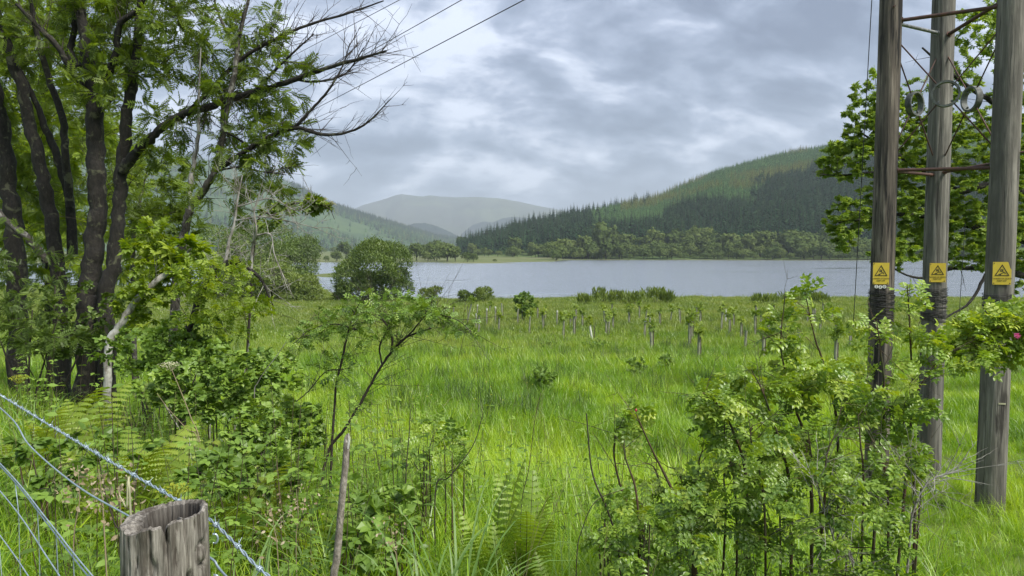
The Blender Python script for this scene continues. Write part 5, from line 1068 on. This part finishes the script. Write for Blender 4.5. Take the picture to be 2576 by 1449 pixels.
def wrap(root, base, top, r, z0, z1, turns, seed):
    """Old barbed wire wound round the pole against climbing."""
    rg = np.random.RandomState(seed); n = turns*18; t = np.linspace(0, 1, n); a = t*turns*6.283; z = z1+(z0-z1)*t+0.012*np.cumsum(rg.normal(size=n))*0.12+0.010*np.sin(a*1.0+2*np.sin(t*30))
    ax = np.array([pole_at(base, top, q) for q in z]); rr = r+0.007+0.008*rg.rand(n); mb = MB()
    p = np.stack([ax[:, 0]+rr*np.cos(a), ax[:, 1]+rr*np.sin(a), z], -1); tubes(mb, p, np.full(n, 0.0036), 5)
    B = []
    for i in range(6, n-1, 7):
        d = unit(np.array([math.cos(a[i]), math.sin(a[i]), 0])+0.9*rg.normal(size=3)); B.append([p[i]-d*0.006, p[i]+d*0.026])
    tubes(mb, np.array(B), np.full((len(B), 2), 0.0016), 4); mb.build('wire_wrap', M['wrap'], root)
rootL, bL, tL = pole('brown weathered electricity pole with the number discs below its sign', PL, 0.134, 0.112, M['pole_brown'], 3, 0.06)
rootM, bM, tM = pole('grey electricity pole standing behind the other two', PM_, 0.142, 0.120, M['pole_grey'], 5, 0.04)
rootR, bR, tR = pole('pale grey electricity pole with a chipped sign, its foot clear in the grass', PR, 0.146, 0.122, M['pole_grey_b'], 9, 0.10)
def textmesh(name, body, size, loc, fdir, parent, mid=False):
    cu = bpy.data.curves.new(name, 'FONT'); cu.body = body; cu.size = size; cu.align_x = 'CENTER'; cu.extrude = 0.0004
    if mid: cu.align_y = 'CENTER'
    tmp = bpy.data.objects.new(name, cu); COL.objects.link(tmp); me = bpy.data.meshes.new_from_object(tmp.evaluated_get(bpy.context.evaluated_depsgraph_get()))
    bpy.data.objects.remove(tmp); bpy.data.curves.remove(cu); me.materials.clear(); me.materials.append(M['black'])
    ob = bpy.data.objects.new(name, me); COL.objects.link(ob); ob.location = loc; ob.rotation_euler = (math.pi/2, 0, math.atan2(fdir[0], -fdir[1])); ob.parent = parent; ob.matrix_parent_inverse = parent.matrix_basis.inverted()
zs = lambda py, d: EYE+(632-py)/FPX*d
sign(rootL, bL, tL, 0.128, zs(715, 8.5), zs(661, 8.5), 0.170, -0.040); sign(rootM, bM, tM, 0.136, zs(710, 9.0), zs(662, 9.0), 0.176, 0.0); sign(rootR, bR, tR, 0.138, zs(716, 7.9), zs(659, 7.9), 0.172, -0.012, True)
def discs(root, base, top):
    c = pole_at(base, top, zs(721, 8.5)); fdir = unit(np.array([-c[0]*0.55, -c[1], 0])); side = np.array([-fdir[1], fdir[0], 0]); side = side if side[0] > 0 else -side; o0 = c+fdir*0.131-side*0.042
    for i, ch in enumerate('240'):
        q = o0+side*0.042*(i-1)+np.array([0, 0, -0.005 if i == 1 else 0.0]); mb = MB(); tubes(mb, np.array([q, q+fdir*0.004]), np.array([0.020, 0.020]), 16, cap=True); dsc = mb.build('number_disc', M['white'], root)
        textmesh('digit', ch, 0.038, q+fdir*0.006, fdir, dsc, True)
discs(rootL, bL, tL)
wrap(rootL, bL, tL, 0.128, zs(815, 8.6), zs(728, 8.6), 24, 1); wrap(rootM, bM, tM, 0.135, zs(808, 9.1), zs(722, 9.1), 26, 2); wrap(rootR, bR, tR, 0.139, zs(830, 8.0), zs(738, 8.0), 24, 3)
def bolt(root, c, d, L=0.06):
    mb = MB(); tubes(mb, np.array([c, c+np.array(d)*L]), np.array([0.012, 0.012]), 6, cap=True); mb.build('bolt', M['rust'], root)
bolt(rootR, pole_at(bR, tR, EYE+1.05)+np.array([0.10, -0.10, 0]), (0.75, -0.6, 0.05), 0.07); bolt(rootL, pole_at(bL, tL, EYE+2.75)+np.array([-0.03, -0.125, 0]), (0, -1, 0), 0.03)
mb = MB(); c_ = pole_at(bR, tR, zs(1018, 7.9)); box(mb, c_+np.array([-0.005, -0.142, 0]), (0.07, 0.006, 0.016), 0, -0.2); mb.build('band_clip', M['cream'], rootR)
def brace(label, a, b, mat, r=0.022, group=None):
    d = unit(b-a); a2 = a+d*0.10; b2 = b-d*0.10; root = empty('brace_bar', (a2+b2)/2, label, 'brace', group); mb = MB(); tubes(mb, np.array([a2, b2]), np.array([r, r]), 10); mb.build('bar', mat, root)
    for e in (a2+d*0.02, b2-d*0.02):
        mb = MB(); tubes(mb, np.array([e-d*0.012, e+d*0.012]), np.array([r*1.7]*2), 8, cap=True); mb.build('collar', mat, root)
HI, LO = EYE+2.62, EYE+0.93
at = {'L': lambda z: pole_at(bL, tL, z), 'M': lambda z: pole_at(bM, tM, z), 'R': lambda z: pole_at(bR, tR, z)}
brace('upper steel bar between the brown pole and the pale grey pole', at['L'](HI), at['R'](HI), M['rust'], 0.021); brace('upper steel bar between the brown pole and the rear grey pole', at['L'](HI), at['M'](HI+0.02), M['steel'], 0.020)
brace('upper dark bar from the rear grey pole to the pale grey pole', at['M'](HI-0.03), at['R'](HI+0.10), M['rust'], 0.022); brace('lower rusty red bar between the brown pole and the pale grey pole', at['L'](LO), at['R'](LO-0.03), M['rust'], 0.020)
brace('lower rusty bar between the brown pole and the rear grey pole', at['L'](LO), at['M'](LO), M['rust'], 0.019); brace('lower rusty bar from the rear grey pole to the pale grey pole', at['M'](LO+0.03), at['R'](LO+0.03), M['rust'], 0.019)
def cross(label, a, b):
    """Tie rods from four corners meeting in an iron ring."""
    A1, B1, A0, B0 = at[a](HI-0.12), at[b](HI-0.12), at[a](LO+0.06), at[b](LO+0.06); c = (A1+B1+A0+B0)/4; root = empty('cross_brace', c, label, 'cross brace'); d = unit((B1-A1)*np.array([1, 1, 0])); nrm = np.array([-d[1], d[0], 0]); rr = 0.145; th = np.linspace(0, 2*np.pi, 41)
    mb = MB(); k = 40; rings = []
    for rad, e in ((rr, -0.035), (rr, 0.035), (rr-0.022, 0.035), (rr-0.022, -0.035)): rings.append(np.array([c+d*rad*math.cos(t)+np.array([0, 0, rad*math.sin(t)])+nrm*e for t in th[:-1]]))
    V = np.vstack(rings); F = []
    for q in range(4):
        for j in range(k): F.append([q*k+j, q*k+(j+1) % k, ((q+1) % 4)*k+(j+1) % k, ((q+1) % 4)*k+j])
    mb.add(V, F, 0, 0.5, False); mb.build('ring', M['ring'], root)
    for e in (A1, B1, A0, B0):
        v = unit(c-e); s0 = e+v*0.10; s1 = c-v*(rr-0.04); mb = MB(); tubes(mb, np.array([s0, s1]), np.array([0.0085, 0.0085]), 6); rod = mb.build('tie_rod', M['rust'], root)
        mb = MB(); tubes(mb, np.array([c-v*(rr-0.005), c-v*(rr-0.05)]), np.array([0.014, 0.012]), 6, cap=True); mb.build('nut', M['ring'], rod)
cross('crossed tie rods and iron ring between the brown and the rear pole', 'L', 'M'); cross('crossed tie rods and iron ring on the road side of the poles', 'L', 'R'); cross('crossed tie rods and iron ring between the rear and the pale grey pole', 'M', 'R')
def cable(name, label, a, b, sag, r, cat, group=None):
    t = np.linspace(0, 1, 40)[:, None]; p = a*(1-t)+b*t; p[:, 2] -= (4*t*(1-t)*sag)[:, 0]; mb = MB(); tubes(mb, p, np.full(40, r), 5); o = mb.build(name, M['cable']); tag(o, label, cat, group); return o
for p0, p1, lab in (((2215, -470, 8.6), (500, 424, 80), 'lowest overhead power line crossing the cloudy sky'), ((2352, -672, 9.15), (500, 369, 80), 'middle overhead power line crossing the cloudy sky'), ((2352, -712, 9.15), (500, 263, 80), 'uppermost overhead power line disappearing into the bare branches')):
    cable('power_line', lab, P(*p0), P(*p1), 0.05, 0.012, 'power line')
cable('stay_wire', 'thin stay wire running down beside the brown pole', P(2200, -120, 8.9), P(2146, 830, 10.5), 0.0, 0.0055, 'wire'); cable('stay_wire', 'thin stay wire hanging between the rear and pale grey poles', P(2428, 560, 10.2), P(2406, 900, 10.6), 0.0, 0.004, 'wire')

# ------------------------------------------------------------------ fence: hollow post, barbed wire, netting
def postmat():
    m, nt, out = newmat('post_wood'); tc = N(nt, 'ShaderNodeTexCoord').outputs['Object']
    def ns(scale, st, det=7.0, rough=0.65): return N(nt, 'ShaderNodeTexNoise', {'Vector': N(nt, 'ShaderNodeMapping', {'Vector': tc, 'Scale': st}).outputs[0], 'Scale': scale, 'Detail': det, 'Roughness': rough, 'Distortion': 0.3}).outputs[0]
    fine = ns(190, (1, 1, 0.06), 9.0, 0.72); med = ns(60, (1, 1, 0.10), 8.0, 0.7); blot = ns(13, (1, 1, 0.5)); at_ = N(nt, 'ShaderNodeAttribute', attribute_name='tint').outputs['Fac']
    c = ramp(nt, fine, [(0.36, (0.05, 0.043, 0.034)), (0.5, (0.19, 0.174, 0.148)), (0.64, (0.37, 0.345, 0.30))])
    c = mixc(nt, ramp(nt, med, [(0.38, (0.9, 0.9, 0.9)), (0.50, (0, 0, 0))]), c, (0.045, 0.036, 0.027)); c = mixc(nt, ramp(nt, blot, [(0.50, (0, 0, 0)), (0.62, (0.7, 0.7, 0.7))]), c, (0.075, 0.062, 0.046))
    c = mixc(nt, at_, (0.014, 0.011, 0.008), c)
    b = N(nt, 'ShaderNodeBsdfPrincipled', {'Roughness': 0.9, 'Base Color': c}); h = mth(nt, 'ADD', mth(nt, 'MULTIPLY', fine, 0.4), med)
    nt.links.new(N(nt, 'ShaderNodeBump', {'Height': h, 'Strength': 0.8, 'Distance': 0.004}).outputs[0], b.inputs['Normal']); nt.links.new(b.outputs[0], out.inputs[0]); return m
def fence_post():
    c = np.array([-0.487, 1.02]); zt = EYE-0.369; zb = float(ground(*c))-0.15; r = 0.0555; k = 160; n = 120; root = empty('fence_post', (c[0], c[1], zb), 'rotten grey fence post with a hollow split top and a dark knot', 'fence post')
    th = np.linspace(0, 2*np.pi, k+1)[:-1]; t = np.linspace(0, 1, n)**2.0   # dense near the top
    front = math.atan2(-c[1], -c[0])                                       # towards the road
    da = (th-front+np.pi) % (2*np.pi)-np.pi                                # positive = to the right seen from the road
    rim = zt+0.0010*np.cos(da)+0.006*np.sin(da)+0.003*(fbm(th*2.2, 0*th, 1.0, 3)-0.5)*2-0.014*np.exp(-((da+0.02)/0.045)**2)+0.0035*(vnoise(th*11, 0*th)-0.5)-0.006*np.exp(-((da+0.9)/0.3)**2)
    Z = rim[None]-(rim[None]-zb)*t[:, None]; dep = zt-Z; TH = np.repeat(th[None], n, 0); DA = np.repeat(da[None], n, 0)
    RR = r*(1+0.05*np.clip(dep, 0, 0.3)/0.3)+0.0016*(fbm(np.cos(TH)*22, np.sin(TH)*22+dep*2.0, 1.0, 4)-0.5)*2+0.0015*(vnoise(TH*9, dep*3)-0.5)
    crack = sstep(0.0, 0.012, dep)*np.exp(-((DA-0.02-0.05*np.sin(dep*22))/(0.022+0.035*sstep(0.07, 0.10, dep)))**2)*(0.35+0.65*np.clip(np.sin(dep*38+1.2), 0, 1)+0.6*sstep(0.075, 0.09, dep))*sstep(0.25, 0.18, dep)
    crack2 = np.exp(-((DA-0.46-0.6*dep)/0.014)**2)*sstep(0.11, 0.06, dep)*0.22+sum(np.exp(-((DA-a_-b_*dep-0.02*np.sin(dep*60+a_*9))/0.008)**2)*w_*sstep(e_, e_*0.6, dep) for a_, b_, w_, e_ in ((-0.95, 0.3, 0.12, 0.2), (-0.72, -0.2, 0.09, 0.09), (-0.36, 0.2, 0.10, 0.16), (0.25, -0.1, 0.08, 0.07), (0.72, 0.25, 0.09, 0.2), (1.2, 0.1, 0.1, 0.2), (-1.2, 0.1, 0.1, 0.1))); scoop = np.exp(-((DA+0.55)/0.26)**2-((dep-0.035)/0.028)**2)*0.06+np.exp(-((DA+0.30)/0.10)**2-((dep-0.055)/0.012)**2)*0.12
    kx = (DA-0.98)/0.19; kz = (dep-0.052)/0.0165; kr = np.sqrt(kx**2+kz**2); knot = 0.12*np.exp(-((kr-0.95)/0.22)**2)-0.06*np.exp(-(kr/0.6)**2); hole = np.exp(-((DA-0.55)/0.07)**2-((dep-0.083)/0.012)**2)*0.3
    RR = RR*(1-0.42*np.clip(crack, 0, 1)-crack2-scoop-knot-hole)
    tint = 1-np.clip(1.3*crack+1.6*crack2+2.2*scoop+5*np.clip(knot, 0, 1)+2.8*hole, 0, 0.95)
    X = c[0]+RR*np.cos(TH); Y = c[1]+RR*np.sin(TH); V = np.stack([X, Y, Z], -1).reshape(-1, 3); i = np.arange(n-1)[:, None]*k; j = np.arange(k)[None]; jn = (j+1) % k; F = np.stack([i+j, i+k+j, i+k+jn, i+jn], -1).reshape(-1, 4)
    mb = MB(); mb.add(V, F, 0, tint.ravel(), True)
    # rim and hollow: rotten out from the rear right
    inner = []; it = []
    w = 0.0085+0.020*np.exp(-((da+1.7)/0.9)**2)+0.003*(vnoise(th*6, 0*th)-0.5); prof = [(0.0, 0.0, 0.75), (0.5, 0.0015, 0.85), (1.0, -0.003, 0.45), (1.2, -0.03, 0.15), (1.4, -0.075, 0.05), (3.6, -0.10, 0.03)]  # tint drops down the hollow: its inner shade is put into the colour
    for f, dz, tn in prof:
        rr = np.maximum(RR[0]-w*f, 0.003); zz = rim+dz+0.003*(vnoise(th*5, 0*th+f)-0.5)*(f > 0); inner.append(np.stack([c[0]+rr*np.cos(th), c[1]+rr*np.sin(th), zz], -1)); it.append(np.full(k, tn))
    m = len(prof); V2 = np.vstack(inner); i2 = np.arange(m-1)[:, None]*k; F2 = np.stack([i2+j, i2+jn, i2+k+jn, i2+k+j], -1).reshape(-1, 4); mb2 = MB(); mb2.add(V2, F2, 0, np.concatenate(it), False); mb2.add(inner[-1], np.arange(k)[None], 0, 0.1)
    pm = postmat(); mb.build('post_body', pm, root); mb2.build('hollow_top', pm, root)
    for dz, lab in ((-0.055, 'upper'), (-0.115, 'lower')):                   # staples holding the wires
        s0 = np.array([c[0]+0.054, c[1]+0.022, zt+dz+0.012]); a = np.linspace(-0.4, 3.6, 14); p = s0+np.stack([0.006+0.005*np.sin(a), 0*a, 0.007*np.cos(a)], -1); mb = MB(); tubes(mb, p, np.full(14, 0.0016), 6); mb.build('staple', M['wire'], root)
fence_post()
def fline(px, K=0.63):
    u = (px-1288)/FPX; y = K/(1+u); return np.array([u*y, y])
def fpoint(px, dz, K=0.63): q = fline(px, K); return np.array([q[0], q[1], EYE+dz])
def barbed(label, pts, spacing=0.07, seed=1):
    rg = np.random.RandomState(seed); p = catmull(np.array(pts), 40); s = np.concatenate([[0], np.cumsum(np.linalg.norm(np.diff(p, axis=0), axis=1))]); L = s[-1]; n = int(L/0.006); q = np.linspace(0, L, n); c = np.stack([np.interp(q, s, p[:, i]) for i in range(3)], -1); t = unit(np.gradient(c, axis=0))
    a = unit(np.cross(t, [0, 0, 1])); b = np.cross(t, a); root = empty('barbed_wire', c[n//2], label, 'barbed wire'); ph = q/0.045*6.283
    for k in (0, np.pi):
        mb = MB(); tubes(mb, c+(a*np.cos(ph+k)[:, None]+b*np.sin(ph+k)[:, None])*0.0014, np.full(n, 0.00125), 6); mb.build('strand', M['wire'], root)
    for d in np.arange(0.02, L, spacing):
        i = min(int(d/L*(n-1)), n-1); mb = MB(); w = np.linspace(0, 4*np.pi, 22); base = c[i]+t[i]*np.linspace(-0.004, 0.004, 22)[:, None]; tubes(mb, base+(a[i]*np.cos(w)[:, None]+b[i]*np.sin(w)[:, None])*0.0034, np.full(22, 0.001), 4)
        for e, sgn in ((-0.004, 1), (0.004, -1), (-0.002, -1), (0.002, 1)):
            v = unit(a[i]*(rg.rand()-0.5)*2+b[i]*sgn*(0.5+rg.rand())+t[i]*(rg.rand()-0.5)); s0 = c[i]+t[i]*e; tubes(mb, np.array([s0, s0+v*0.0125]), np.array([0.001, 0.0003]), 4)
        mb.build('barb', M['wire'], root)
barbed('top strand of blue grey barbed wire running past the hollow post', [fpoint(-330, -0.42), fpoint(-150, -0.412), fpoint(0, -0.408), fpoint(220, -0.404), fpoint(425, -0.398), fpoint(510, -0.397), fpoint(580, -0.41), fpoint(660, -0.425), fpoint(900, -0.43)])
def plain(name, label, pts, r, parent=None):
    p = catmull(np.array(pts), 12); mb = MB(); tubes(mb, p, np.full(len(p), r), 6); o = mb.build(name, M['wire'], parent)
    if parent is None: tag(o, label, 'wire')
    return o
plain('fence_wire', 'smooth fence wire stapled to the post below the barbed strand', [fpoint(-330, -0.44), fpoint(-150, -0.435), fpoint(0, -0.449), fpoint(60, -0.492), fpoint(170, -0.503), fpoint(290, -0.487), fpoint(400, -0.47), fpoint(512, -0.456), fpoint(545, -0.465), fpoint(700, -0.49)], 0.0019)
net = empty('stock_netting', fpoint(100, -0.9), 'galvanised stock netting hanging below the fence wires', 'netting')
rows = [(-0.615, -0.668), (-0.623, -0.680), (-0.700, -0.775), (-0.838, -0.90), (-1.0, -1.04), (-1.2, -1.22)]
for a, b in rows: plain('line_wire', None, [fpoint(-330, a+0.03), fpoint(-150, a+0.012), fpoint(0, a), fpoint(100, (a*0.45+b*0.55)), fpoint(195, b), fpoint(330, b-0.01), fpoint(520, b-0.005)], 0.0017, net)
for px in (-300, -220, -150, -90, -30, 22, 72, 118, 160, 205, 250, 300):
    w_ = np.clip((px+0)/195, 0, 1.1); z_ = lambda q: q[0]*(1-w_)+q[1]*w_+(0.05*np.clip(-px/500, 0, 1)); plain('stay_strand', None, [fpoint(px+rg.randint(-3, 3), z_(rows[0])), fpoint(px+4, z_(rows[2])), fpoint(px+3, z_(rows[3])), fpoint(px+8, z_(rows[4])), fpoint(px+6, z_(rows[5]))], 0.0013, net)

# ------------------------------------------------------------------ stake, stalks and flowers near the fence
def stake():
    root = empty('weathered_stake', gpx(845, 2.35), 'thin weathered grey stick standing upright in the long grass', 'stake'); p = np.array([P(838, 1500, 2.35), P(848, 1400, 2.35), P(858, 1280, 2.35), P(868, 1180, 2.35), P(872, 1120, 2.35), P(875, 1092, 2.35)]); b = gpx(832, 2.35, -0.05); q = catmull(np.vstack([b, p]), 6); r = np.linspace(0.0135, 0.0095, len(q))*(1+0.10*(np.random.RandomState(3).rand(len(q))-0.5)); r[-2:] *= (0.8, 0.45)
    mb = MB(); tubes(mb, q, r, 10); mb.build('shaft', M['stake_grey'], root); mb = MB(); tubes(mb, np.array([q[-8]+[0.005, -0.006, 0], q[-4]+[0.007, -0.006, 0.0], q[-2]+[0.004, -0.005, 0.01]]), np.array([0.004, 0.0045, 0.002]), 6); mb.build('splinter', M['bark_pale'], root)
stake()
def umbel(label, px, py, d, r, mat, seed, group=None):
    rg = np.random.RandomState(seed); b = gpx(px, d); top = P(px, py, d); root = empty('hogweed', b, label, 'flower', group); mb = MB(); fk = top-[0, 0, r*0.9]
    tubes(mb, np.array([b-[0, 0, 0.03], (b+fk)/2+[0.015, 0, 0], fk]), np.array([0.006, 0.005, 0.004]), 6); mb.build('stem', M['nettle'], root); mb = MB(); hd = MB()
    for i in range(16):
        a = i*2.4; q = r*math.sqrt((i+0.5)/16); e = top+np.array([q*math.cos(a), q*math.sin(a), -0.25*q*q/r]); tubes(mb, np.array([fk, (fk+e)/2+[0, 0, -0.005], e]), np.array([0.0016, 0.0013, 0.001]), 4)
        n = 9; pos = e+r*0.14*rg.normal(size=(n, 3))*np.array([1, 1, 0.35]); place(hd, *T_WIDE, pos, unit(rg.normal(size=(n, 3))*[1, 1, 0.3]), np.tile([0, 0, 1.0], (n, 1))+0.3*rg.normal(size=(n, 3)), r*0.16, 0, rg.rand(n))
    mb.build('ray_stalks', mat, root); stuff(hd.build('flower_head', mat, root))
umbel('yellow green hogweed head behind the hollow post', 440, 1222, 1.75, 0.036, M['umbel'], 1); umbel('small hogweed head in the shade by the bracken', 48, 945, 4.8, 0.06, M['umbel'], 2); umbel('pale cow parsley head over the brambles', 428, 912, 5.2, 0.07, M['cream'], 3)
def stalk(label, pts, d, r, mat, seed, plume=0, name='dry_stalk', group=None, cat='stalk'):
    rg = np.random.RandomState(seed); p = np.array([gpx(pts[0][0], d, -0.03)]+[P(a, b, d) for a, b in pts]); q = catmull(p, 6); root = empty(name, p[0], label, cat, group); mb = MB(); tubes(mb, q, np.linspace(r, r*0.45, len(q)), 5); mb.build('stem', mat, root)
    if plume:
        mb = MB(); n = plume; t = rg.rand(n)**0.7; j = len(q)-1-(t*len(q)*0.4).astype(int); pos = q[j]+0.035*rg.normal(size=(n, 3))*np.array([1, 1, 0.8]); place(mb, *T_SIMPLE, pos, unit(rg.normal(size=(n, 3))), unit(rg.normal(size=(n, 3))), 0.013*(0.6+0.8*rg.rand(n)), 0, rg.rand(n)); stuff(mb.build('seed_head', M['dry'], root))
for i, (lab, pts, d, r, mat, plume) in enumerate((
    ('dry brown dock stalk with seeds beside the hollow post', [(262, 1330), (255, 1240), (248, 1180)], 2.0, 0.0025, M['dry'], 70), ('tall pale dead stalk leaning over the brambles', [(505, 1130), (480, 1050), (455, 985), (432, 930)], 4.2, 0.004, M['dry'], 0), ('second dead stalk crossing the brambles', [(500, 1120), (470, 1080), (425, 1030), (395, 990)], 4.3, 0.003, M['dry'], 0),
    ('thin dark bare stalk rising between the ferns', [(1020, 1290), (1022, 1180), (1030, 1080), (1032, 1030)], 3.4, 0.004, M['twig'], 0), ('straggly dark forked stalk beside the fern clump', [(1095, 1240), (1130, 1200), (1190, 1120), (1215, 1040)], 3.5, 0.004, M['twig'], 0), ('thin reddish shoot through the fern clump', [(1310, 1300), (1330, 1180), (1345, 1060), (1360, 990)], 3.2, 0.0025, M['twig_red'], 0),
    ('bare dark rose stem standing beside the rose bush', [(1560, 1420), (1530, 1290), (1490, 1190), (1475, 1040)], 3.0, 0.006, M['twig'], 0), ('reddish arching stem beside the bare rose stem', [(1450, 1420), (1465, 1330), (1500, 1260), (1570, 1230)], 2.9, 0.003, M['twig_red'], 0), ('broken pale stalk lying against the bracken', [(640, 1020), (650, 960), (700, 890), (720, 860)], 5.0, 0.004, M['twig_grey'], 0),
    ('dry seeding stalk over the netting', [(185, 1420), (200, 1260), (195, 1170)], 2.2, 0.0022, M['dry'], 80), ('pale seeding grass stalk behind the post', [(305, 1330), (300, 1270), (292, 1240)], 1.6, 0.0022, M['dry'], 40), ('white dry leaf stalk touching the post rim', [(330, 1320), (318, 1280), (300, 1245)], 1.3, 0.0025, M['cream'], 24),
    ('dry seeding stalk next to the post', [(700, 1420), (690, 1330), (680, 1270)], 2.4, 0.002, M['dry'], 60), ('dry seeding stalk beside the stake', [(745, 1400), (750, 1300), (745, 1230)], 2.6, 0.002, M['dry'], 60), ('dry grass plume next to the stake', [(1000, 1440), (990, 1380), (985, 1330)], 2.5, 0.002, M['dry'], 50),
    ('dark twig leaning over the netting', [(325, 1400), (290, 1320), (262, 1230), (250, 1160)], 2.1, 0.003, M['twig'], 0))): stalk(lab, pts, d, r, mat, 800+i, plume)
def sedge(label, px, d, n, h, seed):
    rg = np.random.RandomState(seed); b = gpx(px, d); root = empty('sedge_tuft', b, label, 'grass tuft')
    for i in range(n):
        a = rg.rand()*6.283; t = np.linspace(0, 1, 9)[:, None]; L = h*(0.7+0.5*rg.rand()); dirv = np.array([math.cos(a), math.sin(a), 0]); ln = 0.35+0.5*rg.rand(); c = b+dirv*0.04+dirv*ln*L*t**1.8+np.array([0, 0, 1])*L*(1.05*t-0.62*ln*1.4*t**3.0); sd_ = np.array([-dirv[1], dirv[0], 0]); w = 0.011*(1-t**2.5)+0.0008
        mb = MB(); mb.add(np.vstack([c-sd_*w/2, c+sd_*w/2]), [[k, 9+k, 10+k, 1+k] for k in range(8)], 0, 0.4+0.6*rg.rand()); mb.build('blade', M['sedge'], root)
M['sedge'] = leafmat('sedge_blade', [(0.08, 0.17, 0.03), (0.14, 0.25, 0.05), (0.20, 0.31, 0.09)], 0.4, gloss=0.03, rough=0.45)
sedge('arching broad-bladed sedge tuft at the foot of the tall fern', 1150, 2.8, 22, 0.85, 1); sedge('broad grass tuft next to the weathered stake', 1060, 2.7, 18, 0.85, 2); sedge('pale arching grass tuft by the lower wire', 640, 2.6, 14, 0.75, 3); sedge('long grass tuft in front of the bramble mound', 790, 3.2, 14, 0.8, 4); sedge('long grass tuft behind the hollow post', 560, 2.4, 22, 0.8, 5); sedge('long grass tuft in the shade under the trees', 70, 5.6, 26, 0.9, 6)
def weed(kind, seed):
    rg = np.random.RandomState(seed); mb = MB(); h = 0.45+0.35*rg.rand(); n = 9; t = np.linspace(0, 1, n)
    p = np.stack([0.12*t**2*(rg.rand()-0.3), 0.12*t**2*(rg.rand()-0.5), h*t], -1); tubes(mb, p, np.linspace(0.0022, 0.0008, n), 4, 1, 0.5); pos, ax, sz = [], [], []
    for i in range(2, n):
        m = {'nettle': 2, 'cleaver': 6, 'dock': 2, 'sprig': 3}[kind]; a0 = rg.rand()*3.14+i*1.57
        for j in range(m):
            a = a0+j*6.283/m; pos.append(p[i]); ax.append([math.cos(a), math.sin(a), 0.25-0.35*rg.rand()]); sz.append({'nettle': 0.052, 'cleaver': 0.036, 'dock': 0.085*(1-0.6*t[i]), 'sprig': 0.052}[kind]*(0.7+0.5*rg.rand())*(1.15-0.5*t[i]))
    T = {'nettle': T_SIMPLE, 'cleaver': T_NARROW, 'dock': T_SIMPLE, 'sprig': T_BRAMBLE}[kind]; k = len(pos); place(mb, T[0], T[1], np.array(pos), np.array(ax), np.tile([0, 0, 1.0], (k, 1))+0.35*rg.normal(size=(k, 3)), np.array(sz), 0, rg.rand(k)); return mb
def verge():
    rg = np.random.RandomState(55); V = [weed(k, i) for i, k in enumerate(('nettle', 'cleaver', 'sprig', 'dock', 'nettle', 'cleaver', 'sprig', 'sprig'))]; n = 1500; y = 1.8+6.2*rg.rand(n)**0.8; x = (rg.rand(n)-0.55)*1.5*y
    sdist = ((x+0.48)+(y-1.0))/1.4142; dens = sstep(7.0, 2.5, sdist)*sstep(0.44, 0.62, fbm(x, y, 0.8, 3)+0.12*sstep(0.5, -2.5, x)); ok = (rg.rand(n) < dens) & (sdist > 0.25) & ~((np.abs(x-0.05) < 0.5) & (y < 4.2)); x, y = x[ok], y[ok]; m = len(x)
    r = np.stack([0.35*(rg.rand(m)-0.5), 0.35*(rg.rand(m)-0.5), rg.rand(m)*6.283], -1); s_ = 0.8+0.6*rg.rand(m)
    scatter('verge_weeds', V, [M['nettle'], M['twig_red']], np.stack([x, y, ground(x, y)], -1), r, np.repeat(s_[:, None], 3, 1), rg.randint(0, len(V), m), 'mixed leafy weeds growing through the grass on the bank', 'weeds')
verge()
def rushes():
    rg = np.random.RandomState(66); V = [clump(40+i, 60, 0.78, 0.2, 0.009, 3, 0.45) for i in range(3)]+[clump(50+i, 26, 0.45, 0.22, 0.007, 3, 1.3) for i in range(2)]; n = 1500; y = 8+rg.rand(n)**0.8*62; x = (rg.rand(n)-0.5)*1.45*y; k = fbm(x, y, 0.16, 3)
    ok = (rg.rand(n) < sstep(0.50, 0.66, k)) & ~((x > 2.4) & (y < 15)); x, y = x[ok], y[ok]; m = len(x); pk = np.where(rg.rand(m) < 0.72, rg.randint(0, 3, m), rg.randint(3, 5, m)); s_ = 0.75+0.6*rg.rand(m)
    for mb in V[3:]: mb.M = [np.full(len(a), 1) for a in mb.M]
    scatter('rush_tufts', V, [M['rush'], M['dry']], np.stack([x, y, ground(x, y)], -1), np.stack([0.2*(rg.rand(m)-0.5), 0.2*(rg.rand(m)-0.5), rg.rand(m)*6.283], -1), np.repeat(s_[:, None], 3, 1), pk, 'dark rush tufts and dead straw scattered through the meadow', 'rushes')
M['rush'] = leafmat('rush_stem', [(0.035, 0.075, 0.018), (0.06, 0.115, 0.026), (0.10, 0.16, 0.036)], 0.25, gloss=0.02)
rushes()
def buttercups():
    rg = np.random.RandomState(9); mb = MB(); n = 420; y = 6+rg.rand(n)**1.2*34; x = (rg.rand(n)-0.5)*1.3*y; ok = fbm(x, y, 0.12, 2) > 0.45; x, y = x[ok], y[ok]; z = ground(x, y)+0.42+0.18*rg.rand(len(x)); p = np.stack([x, y, z], -1); m = len(x)
    for k in range(5): a = k*1.2566; place(mb, *T_WIDE, p, np.tile([math.cos(a), math.sin(a), 0.35], (m, 1)), np.tile([0, 0, 1.0], (m, 1))+0.2*rg.normal(size=(m, 3)), 0.016, 0)
    b = np.stack([x, y, ground(x, y)], -1); tubes(mb, np.stack([b, (b+p)/2, p], 1), np.full((m, 3), 0.0015), 3, 1); o = mb.build('buttercups', [M['butter'], M['grass']]); tag(o, 'tiny yellow buttercups dotted through the meadow grass', 'flowers', None, 'stuff')
buttercups()

# ------------------------------------------------------------------ haze
def haze():
    mb = MB(); box(mb, (0, 5100, 380), (33000, 11400, 780)); m, nt, out = newmat('haze_air')
    v = N(nt, 'ShaderNodeVolumePrincipled', {'Color': (0.72, 0.82, 0.92, 1), 'Density': 0.00011, 'Anisotropy': 0.0})
    nt.links.new(v.outputs[0], out.inputs['Volume']); o = mb.build('haze', m); tag(o, 'thin pale rain haze filling the valley air', 'haze', None, 'stuff')
haze()
